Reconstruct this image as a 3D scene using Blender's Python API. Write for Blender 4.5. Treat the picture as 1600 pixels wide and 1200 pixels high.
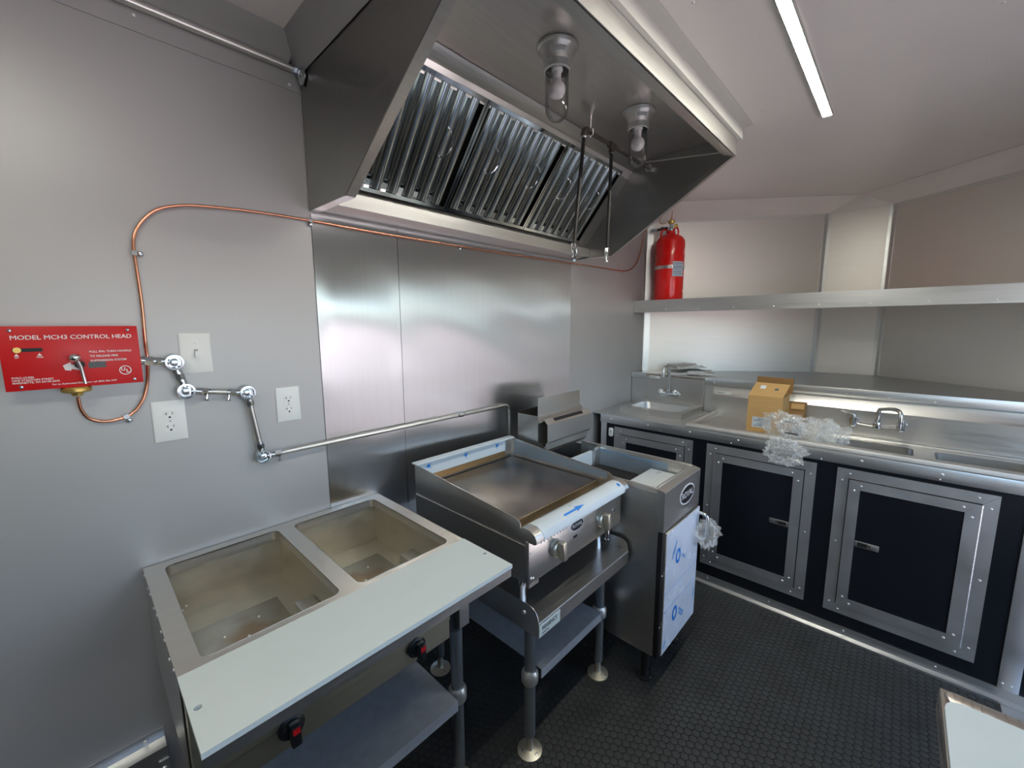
import bpy, bmesh, math, random
from mathutils import Vector, Matrix

random.seed(7)
for o in list(bpy.data.objects):
    bpy.data.objects.remove(o, do_unlink=True)
SC = bpy.context.scene
COL = SC.collection
R = math.radians

# ------------------------------------------------------------------ camera
PITCH, YAW, ROLL, FPX = R(8.047), R(46.68), R(-0.27), 647.6
CAM = Vector((0.0, -1.6, 1.59))
fwd = Vector((math.sin(YAW) * math.cos(PITCH), math.cos(YAW) * math.cos(PITCH), -math.sin(PITCH)))
rt = Vector((math.cos(YAW), -math.sin(YAW), 0))
up = rt.cross(fwd)
rt2 = math.cos(ROLL) * rt + math.sin(ROLL) * up
up2 = -math.sin(ROLL) * rt + math.cos(ROLL) * up
cam_d = bpy.data.cameras.new('camera')
cam_d.sensor_width = 36.0
cam_d.lens = 36.0 * FPX / 1600.0
cam_d.clip_start = 0.02
cam = bpy.data.objects.new('camera', cam_d)
cam.matrix_world = Matrix(((rt2.x, up2.x, -fwd.x, CAM.x), (rt2.y, up2.y, -fwd.y, CAM.y),
                           (rt2.z, up2.z, -fwd.z, CAM.z), (0, 0, 0, 1)))
COL.objects.link(cam)
SC.camera = cam

# ------------------------------------------------------------------ sky and exposure
W = bpy.data.worlds.new('world')
SC.world = W
W.use_nodes = True
wn = W.node_tree.nodes
bg = wn['Background']
sky = wn.new('ShaderNodeTexSky')
sky.sky_type = 'NISHITA'
sky.sun_disc = False
sky.sun_elevation = R(38)
sky.sun_rotation = R(30)
sky.air_density = 1.0
sky.dust_density = 2.0
sky.ozone_density = 2.2
W.node_tree.links.new(sky.outputs[0], bg.inputs[0])
bg.inputs[1].default_value = 0.31
SC.view_settings.view_transform = 'Standard'
SC.view_settings.look = 'None'
SC.view_settings.gamma = 1.0
SC.view_settings.exposure = 1.78
SC.view_settings.use_curve_mapping = False
LED_POWER = 38.0
sun_d = bpy.data.lights.new('sun', 'SUN')
sun_d.energy = 4.5
sun_d.angle = R(0.6)
sun_d.color = (1.0, 0.93, 0.84)
sun = bpy.data.objects.new('sun', sun_d)
sun.rotation_euler = Vector((-0.35, -0.62, -1.0)).to_track_quat('-Z', 'Y').to_euler()   # high, from behind the hood wall
COL.objects.link(sun)


# ------------------------------------------------------------------ materials
def srgb(r, g, b):
    f = lambda c: (c / 255 / 12.92) if c / 255 <= 0.04045 else ((c / 255 + 0.055) / 1.055) ** 2.4
    return (f(r), f(g), f(b), 1)


def mat(name, col, rough=0.5, metal=0.0, grain=None, gamt=0.12, rvar=0.08, bump=0.0, bscale=60, coat=0.0,
        trans=0.0, ior=1.45, alpha=1.0, aniso=0.0, tangent=None, emit=None, estr=0.0, spec=0.5, mottle=0.0):
    m = bpy.data.materials.new(name)
    m.use_nodes = True
    nt = m.node_tree
    p = nt.nodes['Principled BSDF']
    p.inputs['Base Color'].default_value = col
    p.inputs['Roughness'].default_value = rough
    p.inputs['Metallic'].default_value = metal
    p.inputs['Coat Weight'].default_value = coat
    p.inputs['Transmission Weight'].default_value = trans
    p.inputs['IOR'].default_value = ior
    p.inputs['Alpha'].default_value = alpha
    p.inputs['Specular IOR Level'].default_value = spec
    p.inputs['Anisotropic'].default_value = aniso
    if tangent:
        cx = nt.nodes.new('ShaderNodeCombineXYZ')
        for i in range(3):
            cx.inputs[i].default_value = tangent[i]
        nt.links.new(cx.outputs[0], p.inputs['Tangent'])
    if emit:
        p.inputs['Emission Color'].default_value = emit
        p.inputs['Emission Strength'].default_value = estr
    if trans or emit:
        return m
    tc = nt.nodes.new('ShaderNodeTexCoord')
    mp = nt.nodes.new('ShaderNodeMapping')
    mp.inputs['Scale'].default_value = grain or (9, 9, 9)
    nt.links.new(tc.outputs['Object'], mp.inputs['Vector'])
    n = nt.nodes.new('ShaderNodeTexNoise')
    n.inputs['Scale'].default_value = 1.0
    n.inputs['Detail'].default_value = 3.0
    nt.links.new(mp.outputs[0], n.inputs['Vector'])
    # colour variation
    hs = nt.nodes.new('ShaderNodeHueSaturation')
    hs.inputs['Color'].default_value = col
    mr = nt.nodes.new('ShaderNodeMapRange')
    mr.inputs['From Min'].default_value = 0.25
    mr.inputs['From Max'].default_value = 0.75
    mr.inputs['To Min'].default_value = 1 - gamt
    mr.inputs['To Max'].default_value = 1 + gamt
    nt.links.new(n.outputs[0], mr.inputs['Value'])
    nt.links.new(mr.outputs[0], hs.inputs['Value'])
    nt.links.new(hs.outputs[0], p.inputs['Base Color'])
    r2 = nt.nodes.new('ShaderNodeMapRange')
    r2.inputs['From Min'].default_value = 0.25
    r2.inputs['From Max'].default_value = 0.75
    r2.inputs['To Min'].default_value = max(0.02, rough - rvar)
    r2.inputs['To Max'].default_value = min(1, rough + rvar)
    nt.links.new(n.outputs[0], r2.inputs['Value'])
    nt.links.new(r2.outputs[0], p.inputs['Roughness'])
    if bump:
        n2 = nt.nodes.new('ShaderNodeTexNoise')
        n2.inputs['Scale'].default_value = bscale
        n2.inputs['Detail'].default_value = 2
        nt.links.new(tc.outputs['Object'], n2.inputs['Vector'])
        b = nt.nodes.new('ShaderNodeBump')
        b.inputs['Strength'].default_value = bump
        b.inputs['Distance'].default_value = 0.002
        nt.links.new(n2.outputs[0], b.inputs['Height'])
        nt.links.new(b.outputs[0], p.inputs['Normal'])
    return m


def stain(m, centre, radius, col):
    """a blotch with its own shape (rust, heat tint) around an object-space point"""
    nt = m.node_tree
    p = nt.nodes['Principled BSDF']
    src = p.inputs['Base Color'].links[0].from_socket
    tc = nt.nodes.new('ShaderNodeTexCoord')
    nz = nt.nodes.new('ShaderNodeTexNoise')
    nz.inputs['Scale'].default_value = 14
    nt.links.new(tc.outputs['Object'], nz.inputs['Vector'])
    d = nt.nodes.new('ShaderNodeVectorMath')
    d.operation = 'DISTANCE'
    nt.links.new(tc.outputs['Object'], d.inputs[0])
    d.inputs[1].default_value = centre
    ad = nt.nodes.new('ShaderNodeMath')
    ad.operation = 'MULTIPLY_ADD'
    nt.links.new(nz.outputs[0], ad.inputs[0])
    ad.inputs[1].default_value = radius * 1.2
    nt.links.new(d.outputs['Value'], ad.inputs[2])
    mr = nt.nodes.new('ShaderNodeMapRange')
    mr.interpolation_type = 'SMOOTHSTEP'
    mr.inputs['From Min'].default_value = radius * 0.6
    mr.inputs['From Max'].default_value = radius * 1.6
    mr.inputs['To Min'].default_value = 0.75
    mr.inputs['To Max'].default_value = 0
    nt.links.new(ad.outputs[0], mr.inputs['Value'])
    mx = nt.nodes.new('ShaderNodeMix')
    mx.data_type = 'RGBA'
    nt.links.new(mr.outputs[0], mx.inputs['Factor'])
    nt.links.new(src, mx.inputs['A'])
    mx.inputs['B'].default_value = col
    nt.links.new(mx.outputs['Result'], p.inputs['Base Color'])
    return m


WALL = mat('satin_grey_wall', (0.43, 0.425, 0.425, 1), 0.40, 0.35, gamt=0.03, rvar=0.03, grain=(2, 2, 2))
CEIL = mat('satin_grey_ceiling', (0.88, 0.83, 0.80, 1), 0.38, 0.12, gamt=0.03, rvar=0.03, grain=(2, 2, 2))
NOSE = mat('brushed_nose_panel', (0.73, 0.69, 0.64, 1), 0.42, 0.7, gamt=0.03, rvar=0.03, grain=(3, 3, 200))
ALU = mat('mill_aluminium', (0.62, 0.625, 0.62, 1), 0.34, 0.95, gamt=0.05, rvar=0.06, grain=(3, 3, 60))
ALUF = mat('aluminium_flat_bar', (0.60, 0.605, 0.605, 1), 0.40, 0.9, gamt=0.06, rvar=0.06, grain=(12, 12, 12))
SHEET = mat('brushed_backsplash_steel', (0.66, 0.665, 0.68, 1), 0.30, 1.0, gamt=0.04, rvar=0.0,
            grain=(300, 3, 2), aniso=1.0, tangent=(1, 0, 0))
STEEL = mat('brushed_steel_along', (0.68, 0.665, 0.635, 1), 0.345, 1.0, gamt=0.05, rvar=0.05, grain=(5, 160, 160))
STEELV = mat('brushed_steel_across', (0.62, 0.605, 0.58, 1), 0.345, 1.0, gamt=0.05, rvar=0.05, grain=(120, 5, 120))
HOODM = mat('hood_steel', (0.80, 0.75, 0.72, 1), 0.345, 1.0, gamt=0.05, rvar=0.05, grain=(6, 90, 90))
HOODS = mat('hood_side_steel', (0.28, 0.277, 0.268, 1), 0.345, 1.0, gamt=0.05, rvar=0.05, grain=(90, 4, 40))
BAFFLE = mat('bright_filter_steel', (0.72, 0.73, 0.71, 1), 0.11, 1.0, gamt=0.04, rvar=0.03, grain=(90, 6, 6))
WELLM = mat('galvanised_well', (0.55, 0.515, 0.43, 1), 0.38, 0.9, gamt=0.08, rvar=0.08, grain=(12, 12, 30))
TOPM = mat('steam_table_steel', (0.60, 0.565, 0.51, 1), 0.38, 0.9, gamt=0.05, rvar=0.05, grain=(5, 140, 140))
GALV = mat('galvanised_shelf', (0.50, 0.535, 0.565, 1), 0.42, 0.45, gamt=0.10, rvar=0.06, grain=(30, 30, 30))
GALVL = mat('galvanised_leg', (0.30, 0.33, 0.35, 1), 0.35, 0.8, gamt=0.08, rvar=0.06, grain=(40, 40, 8))
CAST = mat('cast_aluminium', (0.70, 0.69, 0.67, 1), 0.40, 0.85, bump=0.15)
CHROME = mat('chrome', (0.78, 0.79, 0.80, 1), 0.08, 1.0, gamt=0.02, rvar=0.03)
ZINC = mat('zinc_plated', (0.58, 0.62, 0.66, 1), 0.20, 1.0, gamt=0.06)
NICKEL = mat('warm_nickel', (0.64, 0.60, 0.50, 1), 0.40, 0.9, gamt=0.06)
COPPER = mat('copper_tube', (0.83, 0.40, 0.26, 1), 0.24, 1.0, gamt=0.08, rvar=0.05)
BRASS = mat('brass', (0.66, 0.46, 0.14, 1), 0.35, 0.9, gamt=0.1)
IRON = mat('black_iron_pipe', (0.035, 0.032, 0.03, 1), 0.42, 0.4, bump=0.1)
IRONB = mat('brown_iron_fitting', (0.11, 0.09, 0.08, 1), 0.45, 0.6, bump=0.1)
BLKP = mat('black_cabinet_sheet', (0.006, 0.0075, 0.011, 1), 0.30, 0.0, gamt=0.05, rvar=0.03)
BLK = mat('black_plastic', (0.012, 0.012, 0.013, 1), 0.38)
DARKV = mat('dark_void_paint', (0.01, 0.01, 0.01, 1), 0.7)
RUB = mat('black_rubber', (0.034, 0.0355, 0.0345, 1), 0.52, gamt=0.35, rvar=0.12, bump=0.2, bscale=180, grain=(7, 7, 7))
RUBG = mat('black_rubber_groove', (0.009, 0.0095, 0.0095, 1), 0.75, gamt=0.2)
RED = mat('red_enamel', srgb(196, 22, 26), 0.38, gamt=0.03)
REDC = mat('red_cylinder_paint', srgb(226, 18, 16), 0.25, gamt=0.03, coat=0.4)
WHT = mat('white_plastic', (0.78, 0.79, 0.78, 1), 0.35, gamt=0.02)
WHTINK = mat('white_ink', (0.75, 0.72, 0.72, 1), 0.5, gamt=0.02)
WHTCOAT = mat('white_painted_trim', (0.66, 0.65, 0.61, 1), 0.45, 0.2, gamt=0.03)
POLY = mat('white_poly_board', (0.56, 0.615, 0.60, 1), 0.42, gamt=0.02, rvar=0.05)
PINKST = mat('prep_table_steel', (0.62, 0.55, 0.50, 1), 0.30, 0.95, gamt=0.05, grain=(5, 120, 120))
FILMW = mat('white_protective_film', (0.57, 0.62, 0.645, 1), 0.33, gamt=0.04, bump=0.12, bscale=25)
FILMB = mat('blue_grey_protective_film', (0.29, 0.35, 0.40, 1), 0.35, 0.35, gamt=0.05, bump=0.12, bscale=25)
FILMD = mat('door_protective_film', (0.74, 0.80, 0.90, 1), 0.25, 0.15, gamt=0.05, bump=0.12, bscale=18)
BLUE = mat('blue_ink', (0.012, 0.20, 0.62, 1), 0.45, gamt=0.05)
BLUEL = mat('pale_blue_ink', (0.16, 0.34, 0.62, 1), 0.45, gamt=0.05)
INK = mat('black_ink', (0.01, 0.01, 0.012, 1), 0.5)
GREYINK = mat('grey_ink', (0.10, 0.11, 0.12, 1), 0.6)
CARD = mat('cardboard', (0.50, 0.30, 0.11, 1), 0.75, gamt=0.06, bump=0.12, grain=(3, 3, 140))
CARDI = mat('cardboard_inside', (0.30, 0.16, 0.055, 1), 0.8, gamt=0.06)
PAPER = mat('newsprint', (0.50, 0.50, 0.49, 1), 0.8, gamt=0.35, grain=(14, 160, 160))
LABEL = mat('paper_label', (0.66, 0.69, 0.68, 1), 0.5, gamt=0.03)
LABELB = mat('bluish_paper_label', (0.50, 0.56, 0.64, 1), 0.5, gamt=0.06)
STICK = mat('pale_green_sticker', (0.56, 0.64, 0.60, 1), 0.45, gamt=0.04)
GRID = mat('griddle_plate_steel', (0.30, 0.27, 0.255, 1), 0.33, 1.0, gamt=0.12, rvar=0.06, grain=(7, 7, 7))
TAN = mat('heat_tinted_steel', (0.42, 0.27, 0.13, 1), 0.4, 0.8, gamt=0.15, grain=(6, 40, 40))
def clear_sheet(name, tint, gloss_rough, ior, boost=1.0):
    m = bpy.data.materials.new(name)
    m.use_nodes = True
    nt = m.node_tree
    nt.nodes.remove(nt.nodes['Principled BSDF'])
    out = nt.nodes['Material Output']
    tr_ = nt.nodes.new('ShaderNodeBsdfTransparent'); tr_.inputs[0].default_value = tint
    gl = nt.nodes.new('ShaderNodeBsdfGlossy'); gl.inputs['Roughness'].default_value = gloss_rough
    fr_ = nt.nodes.new('ShaderNodeFresnel'); fr_.inputs['IOR'].default_value = ior
    mu = nt.nodes.new('ShaderNodeMath'); mu.operation = 'MULTIPLY'; mu.use_clamp = True; mu.inputs[1].default_value = boost
    mx = nt.nodes.new('ShaderNodeMixShader')
    nt.links.new(fr_.outputs[0], mu.inputs[0]); nt.links.new(mu.outputs[0], mx.inputs[0])
    nt.links.new(tr_.outputs[0], mx.inputs[1]); nt.links.new(gl.outputs[0], mx.inputs[2])
    nt.links.new(mx.outputs[0], out.inputs['Surface'])
    return m


GLASS = clear_sheet('clear_globe_glass', (0.96, 0.965, 0.96, 1), 0.03, 1.5, 0.65)
WRAP = mat('clear_plastic_wrap', (0.93, 0.95, 0.94, 1), 0.08, trans=0.93, ior=1.25)
BULB = mat('frosted_bulb', (0.78, 0.74, 0.75, 1), 0.3, gamt=0.01)
LEDM = mat('led_lens', (0.9, 1, 0.92, 1), 0.4, emit=(1.0, 0.99, 0.88, 1), estr=LED_POWER)
GROUND = mat('outdoor_concrete', (0.50, 0.43, 0.40, 1), 0.8, gamt=0.1)
HILL = mat('distant_trees', (0.06, 0.075, 0.085, 1), 0.9, gamt=0.3, grain=(0.4, 0.4, 0.4))
AWN = mat('awning_underside', (0.50, 0.44, 0.36, 1), 0.55, gamt=0.04)
stain(GRID, (0.17, 0.23, 0.29), 0.11, (0.05, 0.09, 0.17, 1))
stain(GRID, (-0.10, 0.16, 0.29), 0.15, (0.40, 0.33, 0.24, 1))
stain(GRID, (0.06, -0.08, 0.29), 0.12, (0.24, 0.21, 0.23, 1))


# ------------------------------------------------------------------ mesh helpers
class MB:
    def __init__(s):
        s.v = []
        s.f = []

    def add(s, vs, fs):
        n = len(s.v)
        s.v += [Vector(p) for p in vs]
        s.f += [tuple(i + n for i in f) for f in fs]
        return s

    def box(s, x0, x1, y0, y1, z0, z1):
        x0, x1 = sorted((x0, x1)); y0, y1 = sorted((y0, y1)); z0, z1 = sorted((z0, z1))
        return s.add([(x0, y0, z0), (x1, y0, z0), (x1, y1, z0), (x0, y1, z0),
                      (x0, y0, z1), (x1, y0, z1), (x1, y1, z1), (x0, y1, z1)],
                     [(0, 3, 2, 1), (4, 5, 6, 7), (0, 1, 5, 4), (1, 2, 6, 5), (2, 3, 7, 6), (3, 0, 4, 7)])

    def prism(s, poly, ax, a, b):
        """polygon extruded along ax; poly holds the two other coordinates in x,y,z order"""
        def P(p, t):
            return {'x': (t, p[0], p[1]), 'y': (p[0], t, p[1]), 'z': (p[0], p[1], t)}[ax]
        n = len(poly)
        vs = [P(p, a) for p in poly] + [P(p, b) for p in poly]
        fs = [tuple(range(n)), tuple(range(2 * n - 1, n - 1, -1))]
        fs += [(i, i + n, (i + 1) % n + n, (i + 1) % n) for i in range(n)]
        return s.add(vs, fs)

    def slab(s, pts, off):
        """planar polygon of 3D points with thickness vector off"""
        off = Vector(off)
        n = len(pts)
        vs = [Vector(p) for p in pts] + [Vector(p) + off for p in pts]
        fs = [tuple(range(n)), tuple(range(2 * n - 1, n - 1, -1))]
        fs += [(i, i + n, (i + 1) % n + n, (i + 1) % n) for i in range(n)]
        return s.add(vs, fs)

    def tube(s, pts, r, n=10, caps=True, rb=None):
        pts = [Vector(p) for p in pts]
        rs = r if isinstance(r, (list, tuple)) else [r] * len(pts)
        t0 = (pts[1] - pts[0]).normalized()
        ref = Vector((0, 0, 1)) if abs(t0.z) < 0.9 else Vector((1, 0, 0))
        u = t0.cross(ref).normalized()
        vs = []
        for i, p in enumerate(pts):
            a = pts[max(0, i - 1)]; b = pts[min(len(pts) - 1, i + 1)]
            t = (b - a).normalized()
            u = (u - t * u.dot(t)).normalized()
            w = t.cross(u)
            vs += [p + rs[i] * (math.cos(2 * math.pi * k / n) * u + math.sin(2 * math.pi * k / n) * w) for k in range(n)]
        fs = []
        for i in range(len(pts) - 1):
            for k in range(n):
                fs.append((i * n + k, i * n + (k + 1) % n, (i + 1) * n + (k + 1) % n, (i + 1) * n + k))
        if caps:
            fs.append(tuple(range(n - 1, -1, -1)))
            m = (len(pts) - 1) * n
            fs.append(tuple(m + k for k in range(n)))
        return s.add(vs, fs)

    def cyl(s, p0, p1, r, n=16):
        return s.tube([p0, p1], r, n)

    def lathe(s, prof, org, axis=(0, 0, 1), n=24, close=False):
        org = Vector(org); ax = Vector(axis).normalized()
        ref = Vector((0, 0, 1)) if abs(ax.z) < 0.9 else Vector((1, 0, 0))
        u = ax.cross(ref).normalized(); w = ax.cross(u)
        vs = []; fs = []
        for (r, h) in prof:
            vs += [org + ax * h + max(r, 1e-5) * (math.cos(2 * math.pi * k / n) * u + math.sin(2 * math.pi * k / n) * w) for k in range(n)]
        for i in range(len(prof) - 1):
            for k in range(n):
                fs.append((i * n + k, i * n + (k + 1) % n, (i + 1) * n + (k + 1) % n, (i + 1) * n + k))
        return s.add(vs, fs)

    def ball(s, c, r, n=16, sz=1.0):
        prof = [(r * math.sin(math.pi * i / 10), -r * sz * math.cos(math.pi * i / 10)) for i in range(11)]
        return s.lathe(prof, c, n=n)

    def plate(s, outer, holes, z0, z1, ax='z'):
        """flat plate with holes; loops are lists of 2D points"""
        bm = bmesh.new()
        for loop in [outer] + holes:
            vs = [bm.verts.new((p[0], p[1], 0)) for p in loop]
            for i in range(len(vs)):
                bm.edges.new((vs[i], vs[(i + 1) % len(vs)]))
        bmesh.ops.triangle_fill(bm, use_beauty=True, edges=bm.edges[:])
        g = bmesh.ops.extrude_face_region(bm, geom=bm.faces[:])
        for e in g['geom']:
            if isinstance(e, bmesh.types.BMVert):
                e.co.z = 1
        bmesh.ops.recalc_face_normals(bm, faces=bm.faces[:])
        bm.verts.index_update()

        def P(c):
            t = z0 + (z1 - z0) * c.z
            return {'x': (t, c.x, c.y), 'y': (c.x, t, c.y), 'z': (c.x, c.y, t)}[ax]
        s.add([P(v.co) for v in bm.verts], [tuple(v.index for v in f.verts) for f in bm.faces])
        bm.free()
        return s

    def mesh(s, name, base, bevel=0.0, smooth=True, ang=32, seg=2):
        bm = bmesh.new()
        bv = [bm.verts.new(p - base) for p in s.v]
        for f in s.f:
            try:
                bm.faces.new([bv[i] for i in f])
            except ValueError:
                pass
        bmesh.ops.recalc_face_normals(bm, faces=bm.faces[:])
        if bevel:
            es = [e for e in bm.edges if len(e.link_faces) == 2 and e.calc_face_angle(0) > R(40)]
            bmesh.ops.bevel(bm, geom=es, offset=bevel, segments=seg, affect='EDGES', clamp_overlap=True, profile=0.5)
        me = bpy.data.meshes.new(name)
        bm.to_mesh(me)
        bm.free()
        if smooth:
            me.polygons.foreach_set('use_smooth', [True] * len(me.polygons))
            me.set_sharp_from_angle(angle=R(ang))
        me.update()
        return me


BASE = {}


def tag(o, label=None, cat=None, group=None, kind=None):
    if label: o['label'] = label
    if cat: o['category'] = cat
    if group: o['group'] = group
    if kind: o['kind'] = kind
    return o


def thing(name, label, cat, base, group=None):
    o = bpy.data.objects.new(name, None)
    o.empty_display_size = 0.05
    o.location = base
    COL.objects.link(o)
    BASE[o.name] = Vector(base)
    return tag(o, label, cat, group)


def part(mb, name, m, parent, bevel=0.0, label=None, kind=None, **kw):
    base = BASE[parent.name]
    o = bpy.data.objects.new(name, mb.mesh(name, base, bevel, **kw))
    o.data.materials.append(m)
    COL.objects.link(o)
    o.parent = parent
    BASE[o.name] = base
    return tag(o, label, kind=kind)


def solo(mb, name, m, label, cat, base, group=None, bevel=0.0, **kw):
    o = bpy.data.objects.new(name, mb.mesh(name, Vector(base), bevel, **kw))
    o.data.materials.append(m)
    o.location = base
    COL.objects.link(o)
    BASE[o.name] = Vector(base)
    return tag(o, label, cat, group)


def struct(mb, name, m, bevel=0.0, label=None, **kw):
    o = bpy.data.objects.new(name, mb.mesh(name, Vector((0, 0, 0)), bevel, **kw))
    o.data.materials.append(m)
    COL.objects.link(o)
    BASE[o.name] = Vector((0, 0, 0))
    return tag(o, label, kind='structure')


def put(me, name, m, parent, pos, rot=None):
    """a shared-mesh piece at a world position under parent"""
    o = bpy.data.objects.new(name, me)
    if m and not me.materials:
        me.materials.append(m)
    o.location = Vector(pos) - BASE[parent.name]
    if rot is not None:
        o.rotation_mode = 'QUATERNION'
        o.rotation_quaternion = rot
    COL.objects.link(o)
    o.parent = parent
    BASE[o.name] = Vector(pos)
    return o


RIVET = MB().lathe([(0.0045, 0), (0.0045, 0.0008), (0.0035, 0.0022), (0.0015, 0.0029), (0.00001, 0.003)], (0, 0, 0), n=10).mesh('rivet', Vector((0, 0, 0)))
RIVET.materials.append(mat('bright_rivet', (0.88, 0.88, 0.88, 1), 0.38, 0.7, gamt=0.03))


def rivets(pts, nrm, parent, scale=1.0, name='rivet'):
    q = Vector((0, 0, 1)).rotation_difference(Vector(nrm))
    for p in pts:
        o = put(RIVET, name, None, parent, p, q)
        o.scale = (scale,) * 3


def text(s, size, m, parent, pos, right, upv, align='LEFT', bold=0.0, name='lettering', ext=0.0003, spacing=1.0, sx=1.0):
    cu = bpy.data.curves.new('t', 'FONT')
    cu.body = s
    cu.size = size
    cu.align_x = align
    cu.align_y = 'CENTER'
    cu.offset = bold
    cu.extrude = ext
    cu.resolution_u = 3
    cu.space_character = spacing
    to = bpy.data.objects.new('t', cu)
    COL.objects.link(to)
    dg = bpy.context.evaluated_depsgraph_get()
    me = bpy.data.meshes.new_from_object(to.evaluated_get(dg))
    bpy.data.objects.remove(to, do_unlink=True)
    bpy.data.curves.remove(cu)
    r = Vector(right).normalized(); u = Vector(upv).normalized(); n = r.cross(u)
    M4 = Matrix(((r.x * sx, u.x, n.x, 0), (r.y * sx, u.y, n.y, 0), (r.z * sx, u.z, n.z, 0), (0, 0, 0, 1)))
    me.transform(M4)
    me.name = name
    me.materials.clear()
    me.materials.append(m)
    o = bpy.data.objects.new(name, me)
    o.location = Vector(pos) - BASE[parent.name]
    COL.objects.link(o)
    o.parent = parent
    return o


def dup(root, delta, label=None, name=None):
    def cp(o, par):
        c = o.copy()
        COL.objects.link(c)
        if par: c.parent = par
        for ch in [q for q in bpy.data.objects if q.parent == o]:
            cp(ch, c)
        return c
    r = cp(root, None)
    r.location = root.location + Vector(delta)
    BASE[r.name] = Vector(r.location)
    if label: r['label'] = label
    return r


def rrect(x0, x1, y0, y1, r, n=5):
    x0, x1 = sorted((x0, x1)); y0, y1 = sorted((y0, y1))
    out = []
    for cx, cy, a in ((x1 - r, y1 - r, 0), (x0 + r, y1 - r, 90), (x0 + r, y0 + r, 180), (x1 - r, y0 + r, 270)):
        for k in range(n + 1):
            t = R(a + 90 * k / n)
            out.append((cx + r * math.cos(t), cy + r * math.sin(t)))
    return out


def rect(x0, x1, y0, y1):
    return [(x0, y0), (x1, y0), (x1, y1), (x0, y1)]


def arc(p0, p1, p2, n=6):
    """corner rounding from p0 to p2 around p1 (quadratic)"""
    p0, p1, p2 = Vector(p0), Vector(p1), Vector(p2)
    return [(1 - t) ** 2 * p0 + 2 * t * (1 - t) * p1 + t * t * p2 for t in [k / n for k in range(n + 1)]]


def smoothpath(pts, per=6):
    pts = [Vector(p) for p in pts]
    out = []
    for i in range(len(pts) - 1):
        p0 = pts[max(0, i - 1)]; p1 = pts[i]; p2 = pts[i + 1]; p3 = pts[min(len(pts) - 1, i + 2)]
        for k in range(per):
            t = k / per
            out.append(0.5 * ((2 * p1) + (p2 - p0) * t + (2 * p0 - 5 * p1 + 4 * p2 - p3) * t * t + (3 * p1 - p0 - 3 * p2 + p3) * t ** 3))
    out.append(pts[-1])
    return out


# ------------------------------------------------------------------ the trailer shell
ZC = 2.52            # ceiling
YR = -2.55           # serving-side wall
XB = -2.2            # tail wall
XN = 3.30            # where the nose starts
NL = Vector((4.075, -1.09)); NR = Vector((4.075, -1.46))

floor = struct(MB().prism([(XB, 0.05), (XN, 0.05), (4.12, -1.05), (4.12, -1.5), (XN, YR - 0.05), (XB, YR - 0.05)], 'z', -0.06, -0.0028), 'floor', RUBG)
# raised hexagons of the rubber floor
PT = 0.0300
hexm = []
hr = PT / math.sqrt(3) * 0.915


def hexpts(cx, cy, r, z):
    return [(cx + r * math.cos(R(30 + 60 * k)), cy + r * math.sin(R(30 + 60 * k)), z) for k in range(6)]


hexes = []
row = 0
y = -0.03
while y > YR + 0.03:
    x = 0.55 + (PT / 2 if row % 2 else 0)
    while x < 2.535:
        hexes.append((x, y))
        x += PT
    y -= PT * math.sqrt(3) / 2
    row += 1


def pix(p):
    d = Vector(p) - CAM
    z = d.dot(fwd)
    if z < 0.05: return (-1, -1, 99)
    return (800 + FPX * d.dot(rt2) / z, 600 - FPX * d.dot(up2) / z, z)


def hidden(u, v):
    if 0 <= u < 745 or u > 1465: return True
    if u < 860 and v < 1080: return True
    if u < 1075 and v < 1040: return True
    return v > 1200 or v < 0


cand = []
for (x, y) in hexes:
    u, v, z = pix((x, y, 0))
    cand.append((99 if hidden(u, v) else z, x, y))
cand.sort()
near = set((c[1], c[2]) for c in cand[:300] if c[0] < 90)
HEX = MB().add(hexpts(0, 0, hr, -0.0028) + hexpts(0, 0, hr, -0.0008) + hexpts(0, 0, hr * 0.9, 0),
               [(i, (i + 1) % 6, (i + 1) % 6 + 6, i + 6) for i in range(6)] +
               [(i + 6, (i + 1) % 6 + 6, (i + 1) % 6 + 12, i + 12) for i in range(6)] + [tuple(range(12, 18))]).mesh('hex_tile', Vector((0, 0, 0)), smooth=False)
HEX.materials.append(RUB)
rest = MB()
for (x, y) in hexes:
    if (x, y) in near:
        put(HEX, 'hex_tile', None, floor, (x, y, 0))
    else:
        rest.add(hexpts(x, y, hr, -0.0028) + hexpts(x, y, hr, -0.0008) + hexpts(x, y, hr * 0.9, 0),
                 [(i, (i + 1) % 6, (i + 1) % 6 + 6, i + 6) for i in range(6)] +
                 [(i + 6, (i + 1) % 6 + 6, (i + 1) % 6 + 12, i + 12) for i in range(6)] + [tuple(range(12, 18))])
part(rest, 'hex_tile_field', RUB, floor, kind='stuff', smooth=False)

wall_left = struct(MB().box(XB, XN, 0.0, 0.06, -0.06, ZC + 0.05), 'wall_left', WALL)


def wavy_sheet(x0, x1, z0, z1, ph):
    m = MB()
    nx, nz = 40, 60
    vs = []
    for j in range(nz + 1):
        for i in range(nx + 1):
            x = x0 + (x1 - x0) * i / nx
            z = z0 + (z1 - z0) * j / nz
            e = min(1, 6 * min(i / nx, 1 - i / nx)) * min(1, 6 * min(j / nz, 1 - j / nz))
            d = 0.0030 * math.sin(5.2 * x + ph + 1.7 * math.sin(4.1 * z)) * math.sin(9.5 * z + 2.0 * math.sin(2.6 * x + ph)) \
                + 0.0010 * math.sin(7 * x + 9 * z + ph)
            vs.append((x, -0.0035 - e * d, z))
    fs = []
    for j in range(nz):
        for i in range(nx):
            a = j * (nx + 1) + i
            fs.append((a, a + 1, a + nx + 2, a + nx + 1))
    m.add(vs, fs)
    m.box(x0, x1, -0.001, -0.0002, z0, z1)
    m.box(x0, x0 + 0.0012, -0.0036, -0.0002, z0, z1)
    m.box(x1 - 0.0012, x1, -0.0036, -0.0002, z0, z1)
    return m


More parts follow.
